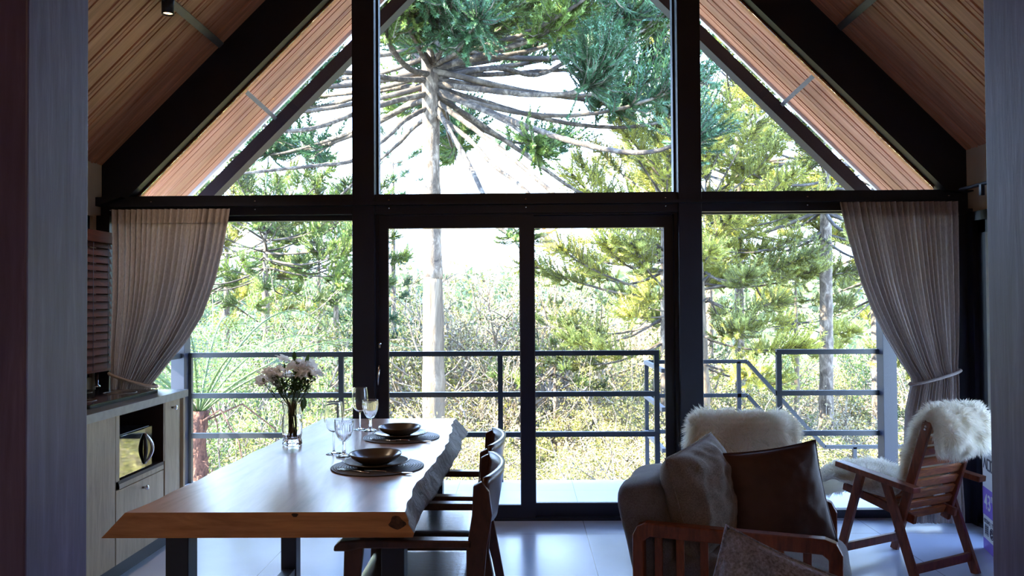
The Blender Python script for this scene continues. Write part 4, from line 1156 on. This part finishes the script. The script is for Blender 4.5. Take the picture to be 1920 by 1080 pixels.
def np_mesh(name, V, Fc, mat, smooth=False):
    me = bpy.data.meshes.new(name); nv, nf = len(V), len(Fc); k_ = Fc.shape[1]
    me.vertices.add(nv); me.vertices.foreach_set('co', V.astype(np.float32).ravel())
    me.loops.add(nf*k_); me.loops.foreach_set('vertex_index', Fc.astype(np.int32).ravel())
    me.polygons.add(nf); me.polygons.foreach_set('loop_start', np.arange(nf, dtype=np.int32)*k_)
    try: me.polygons.foreach_set('loop_total', np.full(nf, k_, dtype=np.int32))
    except Exception: pass
    me.update(calc_edges=True); me.materials.append(mat); me.validate(); return me
rng = np.random.default_rng(3)
def spray_twigs(rnd, start=.5, n=46, tl=.17, ball=.9, z0=lambda t: 0, upc=.09):
    tw = []
    for i in range(n):
        t_ = start + (1.02-start)*rnd.random()**.55
        a = rnd.uniform(-1, 1); p = np.array([t_, 0, z0(t_)])
        lat = rnd.choice((-1, 1))*rnd.uniform(.1, 1)
        end = .25 + .75*(t_-start)/(1.0-start)
        d = np.array([rnd.uniform(.1, 1)*end, lat, rnd.uniform(-.55, .85)*ball]); d /= np.linalg.norm(d)
        L = tl*rnd.uniform(.65, 1.2)*(.55+.45*end)
        b_ = p + d*L*.55; c = p + d*L + np.array([0, 0, upc*rnd.uniform(.4, 1.2)])
        tw.append((p, b_, c))
    return tw
# proto branches of unit length; local +x points outward
BR = {}
def bz(kind, t_):
    if kind == 'droop': return -.34*t_ + .0*t_ + .22*t_**3
    if kind == 'flat': return -.10*math.sin(t_*PI*.8) + .10*t_**3
    return .32*t_ - .02*math.sin(t_*PI) + .12*t_**3        # rising
def make_branch(kind, seed, start, n, tl, nl, mats, per=6, rings=13, r=.013):
    rnd = random.Random(seed); f = lambda t_: bz(kind, t_)
    pts = [(t_, .02*math.sin(t_*5+seed), f(t_)) for t_ in [i/9 for i in range(10)]]
    mb = MB(); mb.tube(pts, [r*(1-.62*i/9) for i in range(10)], 6)
    tw = spray_twigs(rnd, start, n, tl, z0=f)
    for (a, b_, c) in tw[::1]: mb.tube([a, b_, c], [.0032, .0025, .0012], 3, smooth=False)
    me = mb.mesh('branch', mats[0])
    V, Fc = needles(tw, nl, nl*.13, rings, per, rng)
    return me, V, Fc
KB = []
for i, (kind, start, n, tl) in enumerate((('flat', .55, 60, .19), ('flat', .68, 50, .18), ('rise', .45, 64, .19), ('rise', .6, 56, .2), ('droop', .78, 46, .17), ('droop', .62, 52, .17))):
    KB.append((kind,) + make_branch(kind, 30+i, start, n, tl, .032, (M['branchbark'],)))
FOL = {}
def foliage_mesh(i, mname):
    if (i, mname) not in FOL: FOL[(i, mname)] = np_mesh('foliage', KB[i][2], KB[i][3], M[mname])
    return FOL[(i, mname)]
def put_branch(tree, i, z, az, L, tilt, mname, roll=0, name='branch', r0=0):
    b = link(name, KB[i][1], tree); mtx = Matrix.Translation((r0*math.cos(az), r0*math.sin(az), z)) @ Matrix.Rotation(az, 4, 'Z') @ Matrix.Rotation(-tilt, 4, 'Y') @ Matrix.Rotation(roll, 4, 'X') @ Matrix.Scale(L, 4)
    b.matrix_local = mtx
    f = link('foliage', foliage_mesh(i, mname), b)
    return b
def trunk_mesh(pts, rads, mat, n=14, amp=.10, seed=0):
    mb = MB(); P = []; Rr = []
    K = 40
    for k_ in range(K+1):
        f = k_/K*(len(pts)-1); i = min(len(pts)-2, int(f)); t_ = f-i
        P.append(Vector(pts[i]).lerp(Vector(pts[i+1]), t_)); Rr.append(rads[i]+(rads[i+1]-rads[i])*t_)
    mb.tube(P, Rr, n)
    for q in range(len(mb.v)-0):
        v = Vector(mb.v[q]); k_ = min(K, q//n); c_ = P[k_]; d = v-c_; s_ = 1 + amp*noise.noise(v*2.2+Vector((seed,0,0))) + amp*.6*noise.noise(v*7)
        mb.v[q] = tuple(c_+d*s_)
    return mb

def araucaria(label, px, Y, top_py, dia_px, whorls, mname, bark='bark', seed=0, shape='umbrella', Lmax=None, lo_py=None, lean=0, group=None):
    """tree whose trunk crosses the horizon at px; top at picture row top_py"""
    rnd = random.Random(seed)
    x = at(px, 565, Y).x; zt = at(px, top_py, Y).z; gz = ground_z(x, Y) - .2
    t = thing('araucaria_tree', label, 'tree', (x, Y, gz), group=group)
    H = zt - gz; rad = dia_px*Y/F/2
    o = trunk_mesh([(0,0,0), (lean*.3,0,H*.4), (lean*.7,0,H*.7), (lean,0,H*.97)], [rad*1.25, rad, rad*.85, rad*.3], None, seed=seed).build('trunk', M[bark], t)
    zl = (at(px, lo_py, Y).z - gz) if lo_py else H*.55
    cnt = 0
    for w in range(whorls):
        f = w/max(1, whorls-1); z = zl + (H-zl)*.97*f
        if shape == 'umbrella': L = Lmax*(.85 - .15*abs(f-.4))*(1 if f < .8 else 1-(f-.8)*1.6)
        else: L = Lmax*(1 - .72*f)*(.8+.2*math.sin(w*2.1))
        nb = rnd.choice((5, 6)) if w < whorls-1 else 5
        for k_ in range(nb):
            az = 2*PI*k_/nb + w*1.3 + rnd.uniform(-.25, .25)
            if f < .25: i = rnd.choice((0, 1, 4, 5))
            elif f < .7: i = rnd.choice((0, 1, 2))
            else: i = rnd.choice((2, 3))
            til = R(-8 + 40*f*f*1.1 + rnd.uniform(-7, 7))
            put_branch(t, i, z + rnd.uniform(-.15, .15)*H*.05, az, L*rnd.uniform(.8, 1.12), til, mname, rnd.uniform(-.6, .6))
            cnt += 1
    return t

# ---- the big araucaria in the middle of the view
YT = 15.0
tx = at(812, 565, YT).x; gz = ground_z(tx, YT) - .2
big = thing('araucaria_tree', 'tall mottled araucaria with spreading bare limbs, centre left behind the glass door', 'tree', (tx, YT, gz))
bo = Vector((tx, YT, gz))
zz = lambda py: at(812, py, YT).z - gz
rr = lambda px: px*YT/F/2
mid = zz(520)
trunk_mesh([(.02,0,0), (0,0,mid*.55), (.0,0,mid)], [rr(50), rr(43), rr(37)], None, 18, .09, 5).build('trunk_base', M['barkpale'], big)
topz_ = zz(-260)
trunk_mesh([(0,0,mid-.03), (-.02,0,zz(300)), (-.03,0,zz(120)), (-.03,0,topz_)], [rr(36), rr(32), rr(34), rr(14)], None, 18, .14, 9).build('trunk', M['bark'], big)
def limb(pts3, r0, r1, seed=0, fol=None, mname='needle_dark', tl=.7, n=60, start=.75, ball=1.0, nl=.075):
    """a limb given by world points, its foliage as sub-part"""
    rnd = random.Random(seed); pts = [Vector(p)-bo for p in pts3]
    # resample smooth (catmull-rom)
    S = []
    P = [pts[0]] + pts + [pts[-1]]
    for i in range(1, len(P)-2):
        for q in range(8):
            t_ = q/8; a, b_, c, d = P[i-1], P[i], P[i+1], P[i+2]
            S.append(.5*((2*b_) + (c-a)*t_ + (2*a-5*b_+4*c-d)*t_*t_ + (3*b_-a-3*c+d)*t_**3))
    S.append(pts[-1]); n_ = len(S)
    rad = [r0+(r1-r0)*i/(n_-1) for i in range(n_)]
    mb = MB(); mb.tube(S, [q*.68 for q in rad], 9, jit=.16)
    tw = []
    if fol:
        for i in range(n):
            t_ = start + (1-start)*rnd.random()**.6; k_ = min(n_-1, int(t_*(n_-1))); p = np.array(S[k_])
            dr = (S[min(n_-1, k_+1)]-S[max(0, k_-1)]).normalized()
            d = np.array([rnd.gauss(0, 1), rnd.gauss(0, 1), rnd.gauss(.35, .8)]) + np.array(dr)*.9; d /= np.linalg.norm(d)
            L = tl*rnd.uniform(.6, 1.15)
            tw.append((p, p+d*L*.55, p+d*L+np.array([0, 0, .28*L*rnd.uniform(.3, 1.3)])))
        for (a, b_, c) in tw: mb.tube([a, b_, c], [.010, .008, .004], 3, smooth=False)
    o = mb.build('branch', M['branchbark'], big)
    if tw:
        V, Fc = needles(tw, nl, nl*.14, 20, 7, rng); link('foliage', np_mesh('foliage', V, Fc, M[mname]), o)
    return o
W = lambda px, py, dy=0: at(px, py, YT+dy)
tr0 = lambda py: W(812, py)
# limbs read off the view: (points, base radius, tip radius, foliage?)
def L_(pts, r0, r1, **k_): limb([W(*p) for p in pts], r0, r1, **k_)
L_([(818,200,0),(840,240,-.8),(875,300,-1.6),(905,362,-2.2),(930,420,-2.4),(980,450,-2.6)], .075, .045, fol=1, seed=1, n=30, mname='needle', start=.9, tl=.5)
L_([(818,215,0),(880,262,-1),(925,310,-1.6),(990,362,-2),(1020,430,-2.2)], .07, .035, seed=2)
L_([(818,190,0),(900,250,-1),(965,300,-1.8),(1040,365,-2.2),(1085,400,-2.4)], .08, .04, seed=3)
L_([(818,180,0),(905,235,.5),(985,290,1),(1060,345,1.2),(1110,372,1.3),(1180,410,1.4)], .08, .04, seed=4)
L_([(820,170,0),(930,215,-1),(1010,245,-2),(1090,270,-2.6),(1170,285,-3),(1230,283,-3.2),(1290,262,-3.4)], .09, .04, fol=1, seed=5, n=70, start=.93)
L_([(820,165,0),(920,195,.5),(1020,222,1),(1100,236,1.4),(1180,238,1.6),(1240,228,1.8),(1262,205,1.8)], .085, .035, fol=1, seed=6, n=70, start=.90)
L_([(820,158,0),(920,170,-.6),(1010,178,-1.2),(1080,172,-1.6),(1110,150,-1.7)], .09, .05, fol=1, seed=7, n=150, start=.80, tl=.72)
L_([(1085,172,-1.6),(1115,140,-1.7),(1125,110,-1.7)], .05, .03, fol=1, seed=8, n=170, start=.35, tl=.66)
L_([(820,150,0),(930,165,.4),(1030,178,.8),(1110,190,1.1),(1160,198,1.2)], .085, .045, fol=1, seed=9, n=130, start=.70, tl=.62)
L_([(820,140,0),(920,140,.8),(1040,132,1.6),(1180,128,2.4),(1250,110,2.6)], .08, .04, fol=1, seed=10, n=150, start=.72, tl=.7)
L_([(815,130,0),(900,105,-.5),(980,80,-1),(1040,50,-1.3),(1080,20,-1.4)], .09, .05, fol=1, seed=11, n=150, start=.5, tl=.6, mname='needle')
L_([(815,120,0),(845,90,-.8),(870,55,-1.6),(890,20,-2.2),(900,-20,-2.6)], .085, .055, fol=1, seed=12, n=110, start=.55, mname='needle')
L_([(808,140,0),(770,130,-.8),(740,100,-1.6),(722,60,-2.2),(715,10,-2.6)], .085, .055, fol=1, seed=13, n=110, start=.6, mname='needle')
L_([(808,128,0),(790,100,-1),(770,60,-1.8),(755,10,-2.6),(748,-40,-3)], .07, .05, fol=1, seed=14, n=90, start=.6, mname='needle')
L_([(806,150,0),(740,148,-.8),(690,140,-1.6),(620,132,-2.4),(560,110,-3)], .085, .045, fol=1, seed=15, n=120, start=.8)
L_([(806,160,0),(740,165,.6),(680,180,1),(600,200,1.4),(540,190,1.6)], .08, .04, fol=1, seed=16, n=90, start=.82)
L_([(806,175,0),(740,190,-.8),(670,212,-1.6),(590,240,-2.4),(520,245,-2.8),(480,225,-3)], .08, .035, fol=1, seed=17, n=60, start=.9)
L_([(806,185,0),(750,205,.5),(700,232,1),(620,262,1.6),(540,285,2.2),(500,290,2.4)], .075, .035, fol=1, seed=18, n=50, start=.92)
L_([(806,200,0),(760,225,-.6),(720,262,-1.2),(665,300,-1.7),(600,310,-2.2),(520,318,-2.8),(450,326,-3.2)], .075, .03, seed=19)
L_([(806,215,0),(770,245,.4),(745,272,.8),(700,310,1.2),(640,365,1.5)], .065, .035, seed=20)
L_([(820,175,0),(900,205,-.8),(960,235,-1.4),(990,262,-1.7),(1010,285,-1.7)], .07, .03, fol=1, seed=21, n=60, start=.72, tl=.5, mname='needle')
L_([(820,145,0),(930,128,.6),(1010,140,1.2),(1090,100,1.8),(1180,60,2.2),(1230,40,2.4)], .08, .04, fol=1, seed=22, n=150, start=.6, tl=.7)
L_([(820,130,0),(930,112,1.2),(1010,90,1.8),(1090,60,2.4),(1150,30,3)], .08, .04, fol=1, seed=23, n=130, start=.5, tl=.65)
for q, (px1, py1, dy) in enumerate(((760,5,-2.4),(800,-15,-2.8),(850,0,-3),(940,10,-2),(900,30,-3.2),(980,20,.8),(1010,-10,-1.2),(730,30,1.5),(1200,20,-.6),(1060,10,2.2))):
    xm, ym = (815+px1)/2, (110+py1)/2 + 12
    L_([(814,122,0),(xm,ym+14,dy*.5),(px1,py1,dy)], .07, .035, fol=1, seed=50+q, n=110, start=.45, tl=.6, mname='needle_dark' if q % 3 else 'needle')
rnd = random.Random(9)
for w, py in enumerate((165, 130, 95, 55, 10, -50, -110, -170, -230)):
    nb = 8 if w < 6 else 6
    for k_ in range(nb):
        az = 2*PI*k_/nb + w*.9 + rnd.uniform(-.2, .2)
        if w < 2 and math.sin(az) < -.3: continue
        L = rnd.uniform(4.2, 5.6)*(1 if w < 5 else .8 - .1*(w-5))
        put_branch(big, rnd.choice((0, 1, 1, 2)) if w < 6 else rnd.choice((2, 3)), zz(py)+rnd.uniform(-.1, .1), az, L, R(-4 + 5*w + rnd.uniform(-5, 5)), rnd.choice(('needle_dark', 'needle_dark', 'needle')), rnd.uniform(-.5, .5))

# ---- the other araucarias
A = araucaria
A('araucaria with a thick mottled trunk standing right of centre, just left of the right curtain', 1545, 19, 150, 25, 7, 'needle_yellow', seed=2, Lmax=4.2, lo_py=440, lean=.1)
A('araucaria with a darker trunk left of the thick one behind the right window', 1386, 22, 150, 18, 8, 'needle_yellow', seed=3, Lmax=4.2, lo_py=480)
A('slim pale-trunked araucaria at the left edge of the right lower window', 1327, 17, 330, 17, 6, 'needle_yellow', 'barkpale', seed=4, Lmax=2.6, lo_py=560, lean=-.2)
A('young slender araucaria between the two big trunks on the right', 1492, 21, 500, 11, 5, 'needle_yellow', 'barkpale', seed=5, Lmax=2.0, lo_py=640, shape='cone')
A('bushy araucaria filling the right part of the sliding door view', 1245, 18, 330, 16, 8, 'needle_yellow', seed=6, Lmax=3.4, lo_py=640, shape='umbrella')
A('young araucaria low in the right sliding door pane', 1040, 20, 590, 9, 5, 'needle', seed=7, Lmax=1.7, lo_py=700, shape='cone')
A('dark-crowned araucaria behind the left window, second trunk from the curtain', 498, 20, 415, 19, 7, 'needle', seed=8, Lmax=2.8, lo_py=520)
A('reddish-trunked araucaria behind the left window nearest the black post', 630, 22, 420, 12, 6, 'needle', seed=9, Lmax=2.4, lo_py=500)
A('slim araucaria between the two trunks behind the left window', 598, 26, 425, 11, 6, 'needle', seed=10, Lmax=2.5, lo_py=510)
A('dark green araucaria between the black post and the big trunk', 722, 24, 480, 11, 6, 'needle_dark', seed=11, Lmax=1.9, lo_py=620, shape='cone')
A('small araucaria crown showing low in the upper middle window, left of the big trunk', 738, 27, 270, 10, 4, 'needle_dark', seed=12, Lmax=1.4, lo_py=370)
A('tall araucaria rising at the right in the upper triangular window', 1330, 26, 165, 14, 7, 'needle_dark', seed=13, Lmax=2.6, lo_py=330)
A('araucaria at the far right behind the tied curtain', 1640, 24, 300, 15, 7, 'needle_yellow', seed=14, Lmax=3.6, lo_py=560)
A('leftmost araucaria, partly behind the left curtain', 425, 23, 400, 14, 7, 'needle_yellow', seed=15, Lmax=3.0, lo_py=560)
A('distant araucaria crown at the lower right corner of the upper middle window', 1200, 32, 325, 10, 5, 'needle_yellow', seed=16, Lmax=2.8, lo_py=440)
A('araucaria seen through the right side door', 1990, 12, 250, 22, 6, 'needle_yellow', seed=17, Lmax=3.0, lo_py=620)
A('far slender araucaria between the big trunk and the door mullion', 1150, 34, 560, 8, 5, 'needle', seed=18, Lmax=2.4, lo_py=660, shape='cone')

# ---- tree fern at the left
fxp = at(372, 770, 8.6)
gzf = ground_z(fxp.x, 8.6) - .1
fern = thing('tree_fern', 'tree fern with a rusty shaggy trunk and arching fronds at the left', 'tree fern', (fxp.x, 8.6, gzf))
H = fxp.z - gzf
trunk_mesh([(.05,0,0), (0,0,H*.5), (0,0,H)], [.15,.12,.10], None, 16, .55, 3).build('trunk', M['fernbark'], fern)
rf = random.Random(6)
mb = MB()
for q in range(420):
    a = rf.uniform(0, 6.28); z = H*rf.random()**.6; r_ = .11 + .02*rf.random(); p = Vector((r_*math.cos(a), r_*math.sin(a), z)); d = Vector((math.cos(a)*.6, math.sin(a)*.6, rf.uniform(-1.2, 1.0))).normalized()
    L = rf.uniform(.06, .2); sd_ = Vector((-math.sin(a), math.cos(a), 0))*.012
    mb.add([p-sd_, p+sd_, p+d*L], [(0,1,2)])
mb.build('shaggy_fibre', M['fernbark'], fern, fix=False)
for q in range(5):
    a = q*1.3+.4; pts = [(.1*math.cos(a), .1*math.sin(a), H-.1), (.45*math.cos(a), .45*math.sin(a), H+.05), (.8*math.cos(a), .8*math.sin(a), H-.25), (.95*math.cos(a), .95*math.sin(a), H-.7)]
    MB().tube(pts, [.012,.01,.008,.004], 5).build('dead_frond_stalk', M['fernbark'], fern)
for k_ in range(15):
    az = 2*PI*k_/15 + rf.uniform(-.1, .1); L = rf.uniform(2.0, 3.0); el = rf.uniform(.75, 1.25)
    pts = []
    for i in range(15):
        t_ = i/14; rad = L*(t_*.92); z = L*(el*t_ - .95*el*.78*t_*t_)
        pts.append(Vector((rad*math.cos(az), rad*math.sin(az), H-.05+z)))
    mb = MB(); mb.tube(pts, [.014*(1-.75*i/14) for i in range(15)], 5)
    for i in range(3, 34):
        t_ = i/34*.99; f = t_*14; j = min(13, int(f)); p = pts[j].lerp(pts[j+1], f-j); d = (pts[j+1]-pts[j]).normalized(); sd = d.cross(Vector((0,0,1))).normalized()
        for s in (-1, 1):
            ll = .42*math.sin(PI*min(.97, t_*.9+.08))**.8; dd = (sd*s + d*.35 + Vector((0,0,-.12))).normalized()
            # pinna with leaflets
            for q in range(9):
                c_ = p + dd*ll*(q+.5)/9; w2 = .030*(1-q/10)
                mb.add([c_-dd*.012, c_+dd*.012+d*w2*.2, c_+d*w2+dd*.01], [(0,1,2)], 1); mb.add([c_-dd*.012, c_+dd*.012, c_-d*w2+dd*.01], [(0,1,2)], 1)
    mb.build('frond', [M['fern'], M['fern']], fern, fix=False)

# ---- shrubs
def shrub_proto(kind, seed):
    rnd = random.Random(seed); mb = MB(); tw = []
    def grow(p, d, L, r, depth):
        pts = [p]; 
        for i in range(4):
            d = (d + Vector((rnd.gauss(0,.22), rnd.gauss(0,.22), rnd.gauss(.05,.12)))).normalized(); p = p + d*L/4; pts.append(p)
        mb.tube(pts, [r*(1-.16*i) for i in range(5)], 4 if depth else 5, 0, False)
        if depth >= 3: tw.append(pts); return
        for q in range(3 if depth else 5):
            b_ = pts[rnd.choice((2,3,4,4))]; nd = (d + Vector((rnd.gauss(0,.75), rnd.gauss(0,.75), rnd.gauss(.1,.4)))).normalized()
            grow(b_, nd, L*rnd.uniform(.55,.8), r*.55, depth+1)
    for q in range(3 if kind != 'sapling' else 1):
        grow(Vector((rnd.uniform(-.15,.15), rnd.uniform(-.15,.15), 0)), Vector((rnd.gauss(0,.3), rnd.gauss(0,.3), 1)).normalized(), 1.15 if kind != 'sapling' else 1.9, .04, 0)
    stem = mb.mesh('stems', M['twig'])
    V = []; per = {'leafy': 52, 'straw': 26, 'sapling': 90, 'olive': 50}[kind]; sz = {'leafy': .034, 'straw': .022, 'sapling': .032, 'olive': .028}[kind]
    for pts in tw:
        for q in range(per):
            t_ = (1.2, 2.6, 4)[q % 3] - rnd.random()*.25; i = min(3, int(t_)); p = pts[i].lerp(pts[i+1], t_-i) + Vector((rnd.gauss(0,.04), rnd.gauss(0,.04), rnd.gauss(0,.032)))
            d = Vector((rnd.gauss(0,1), rnd.gauss(0,1), rnd.gauss(0,.7))).normalized(); s_ = d.cross(Vector((rnd.gauss(0,1), rnd.gauss(0,1), rnd.gauss(0,1)))).normalized(); L = sz*rnd.uniform(.6,1.3)
            V += [p, p+d*L*.5+s_*L*.28, p+d*L, p+d*L*.5-s_*L*.28]
    V = np.array([tuple(v) for v in V]); Fc = np.arange(len(V)).reshape(-1, 4)
    return stem, V, Fc
protos = []
for kind, seed, mats in (('leafy', 1, ('leaf_green', 'leaf_olive')), ('olive', 2, ('leaf_olive', 'leaf_straw')), ('straw', 3, ('leaf_straw',)), ('sapling', 4, ('leaf_olive', 'leaf_green')), ('leafy', 5, ('leaf_olive',)), ('straw', 6, ('leaf_straw', 'leaf_olive'))):
    st_, V, Fc = shrub_proto(kind, seed)
    for m_ in mats: protos.append((kind, st_, np_mesh('leaves', V, Fc, M[m_]), m_))
zmx = [(v[:, 2].max()) for v in [np.array([tuple(q.co) for q in p[2].vertices]) for p in protos]]
LBL = {'leaf_green': ('green leafy shrub growing on the slope below the deck', 'green leafy shrubs on the slope'),
       'leaf_olive': ('olive-leaved shrub growing on the slope below the deck', 'olive-leaved shrubs on the slope'),
       'leaf_straw': ('dry straw-coloured shrub growing on the slope below the deck', 'dry straw-coloured shrubs on the slope')}
rs = random.Random(21); cnt = 0
def put_shrub(x, y, htop, pi=None):
    global cnt
    pi = rs.randrange(len(protos)) if pi is None else pi
    kind, st_, lv, m_ = protos[pi]; g_ = ground_z(x, y) - .15
    S = max(.6, (htop - g_)/zmx[pi]); S = min(S, 2.6)
    t = thing('shrub', LBL[m_][0], 'shrub', (x, y, g_), rs.uniform(0, 6.28), LBL[m_][1])
    a = link('stems', st_, t); b_ = link('leaves', lv, t)
    w = S*rs.uniform(.9, 1.15)
    for q in (a, b_): q.scale = (w, w, S)
    cnt += 1
for (ya, yb, n) in ((9.5, 12, 26), (12, 16, 42), (16, 22, 56), (22, 30, 56), (30, 44, 62)):
    for k_ in range(n):
        y = rs.uniform(ya, yb); u = -1.05 + 2.1*(k_+rs.random())/n; px = 960 + u*830
        x = at(px, 565, y).x
        py = rs.uniform(740, 850) if ya < 14 else (rs.uniform(690, 800) if ya < 20 else rs.uniform(585, 720))
        if abs(px-812) < 60 and y < YT: py = max(py, 720)
        put_shrub(x, y, at(px, py, y).z, rs.choice((0, 0, 1, 6, 6, 9)) if px < 660 else (rs.choice((0, 1, 2, 6, 7, 3, 9)) if px > 1270 else None))
# taller leafy ones behind the left window and centre (pale feathery trees)
for px, py, y, pi in ((870, 440, 24, 4), (930, 430, 27, 5), (905, 470, 22, 2), (965, 440, 25, 4), (1020, 440, 28, 5), (1075, 455, 26, 3), (1100, 520, 20, 2), (770, 520, 26, 4), (660, 470, 25, 6), (560, 470, 26, 6), (470, 480, 18, 0), (880, 470, 24, 2), (930, 455, 27, 3), (1030, 480, 30, 3), (700, 560, 28, 6), (450, 540, 14, 0), (540, 590, 13, 0), (400, 600, 12, 6), (960, 560, 21, 4), (860, 560, 19, 8), (1120, 600, 17, 5), (1590, 600, 30, 6), (1660, 610, 26, 0), (1450, 620, 26, 6)):
    x = at(px, 565, y).x; pi %= len(protos); g_ = ground_z(x, y)-.15; kind, st_, lv, m_ = protos[pi]
    S = (at(px, py, y).z-g_)/zmx[pi]
    t = thing('shrub', LBL[m_][0], 'shrub', (x, y, g_), rs.uniform(0, 6.28), LBL[m_][1])
    for q in (link('stems', st_, t), link('leaves', lv, t)): q.scale = (S*.8, S*.8, S)
# shrubs right of the house, seen through the side door
for (x, y, h_) in ((6.5, 6.5, 1.3), (7.5, 9, 1.2), (9, 12, 1.5), (5.6, 9.5, .9), (11, 9, 1.6)):
    pi = rs.randrange(4); kind, st_, lv, m_ = protos[pi]; g_ = -2.75; S = (h_-g_)/zmx[pi]
    t = thing('shrub', LBL[m_][0], 'shrub', (x, y, g_), rs.uniform(0, 6.28), LBL[m_][1])
    for q in (link('stems', st_, t), link('leaves', lv, t)): q.scale = (S*.9, S*.9, S)

# ---- distant forest: uncountable crowns on the far hillsides, one object
rg = np.random.default_rng(8); V = []; nC = 5200
for k_ in range(nC):
    y = 46 + 290*rg.random()**1.5; x = rg.uniform(-1, 1)*(y*.78+6); z = ground_z(x, y); s_ = rg.uniform(1.6, 3.4)*(1+y/260); h_ = s_*rg.uniform(.9, 1.7)
    n = 46; d = rg.normal(size=(n, 3)); d /= np.linalg.norm(d, axis=1)[:, None]; d[:, 2] = np.abs(d[:, 2])
    c = np.array([x, y, z]) + d*np.array([s_, s_, h_])*rg.uniform(.7, 1, size=(n, 1))
    e1 = rg.normal(size=(n, 3))*s_*.22; e2 = rg.normal(size=(n, 3))*s_*.22
    V.append(np.stack([c, c+e1, c+e2], 1).reshape(-1, 3))
V = np.concatenate(V)
M['far'] = leafmat('distant_canopy', (.04,.06,.02,1), (.17,.20,.085,1), .2, .7, .05)
o = link('distant_forest', np_mesh('distant_forest', V, np.arange(len(V)).reshape(-1, 3), M['far']))
tag(o, 'hazy forest canopy covering the valley and far hills', 'forest', kind='stuff')

# ---- daylight
w = bpy.data.worlds.new('world'); sc.world = w; w.use_nodes = True; nt = w.node_tree; nt.nodes.clear()
out = nt.nodes.new('ShaderNodeOutputWorld'); bg = nt.nodes.new('ShaderNodeBackground'); nt.links.new(bg.outputs[0], out.inputs[0])
tc = nt.nodes.new('ShaderNodeTexCoord'); sp_ = nt.nodes.new('ShaderNodeSeparateXYZ'); nt.links.new(tc.outputs['Generated'], sp_.inputs[0])
rp = nt.nodes.new('ShaderNodeValToRGB'); rp.color_ramp.elements[0].position = .0; rp.color_ramp.elements[0].color = (.53,.71,1,1); rp.color_ramp.elements[1].position = .7; rp.color_ramp.elements[1].color = (.27,.46,1,1)
nt.links.new(sp_.outputs[2], rp.inputs[0]); nt.links.new(rp.outputs[0], bg.inputs[0]); bg.inputs[1].default_value = SKY
sd = bpy.data.lights.new('sun', 'SUN'); sd.energy = SUN; sd.color = (1,.90,.74); sd.angle = R(.6)
so2 = bpy.data.objects.new('sun', sd); COL.objects.link(so2)
dv = Vector(SUNDIR).normalized(); so2.rotation_euler = dv.to_track_quat('Z', 'Y').to_euler()
vsn = sc.view_settings; vsn.view_transform = 'Standard'; vsn.look = 'None'; vsn.gamma = 1; vsn.exposure = EXPO; vsn.use_curve_mapping = False
sc.cycles.use_denoising = True
sc.cycles.max_bounces = 14; sc.cycles.diffuse_bounces = 5; sc.cycles.transparent_max_bounces = 12; sc.cycles.transmission_bounces = 12; sc.cycles.glossy_bounces = 4
sc.cycles.sample_clamp_indirect = 8; sc.cycles.caustics_reflective = False; sc.cycles.caustics_refractive = False
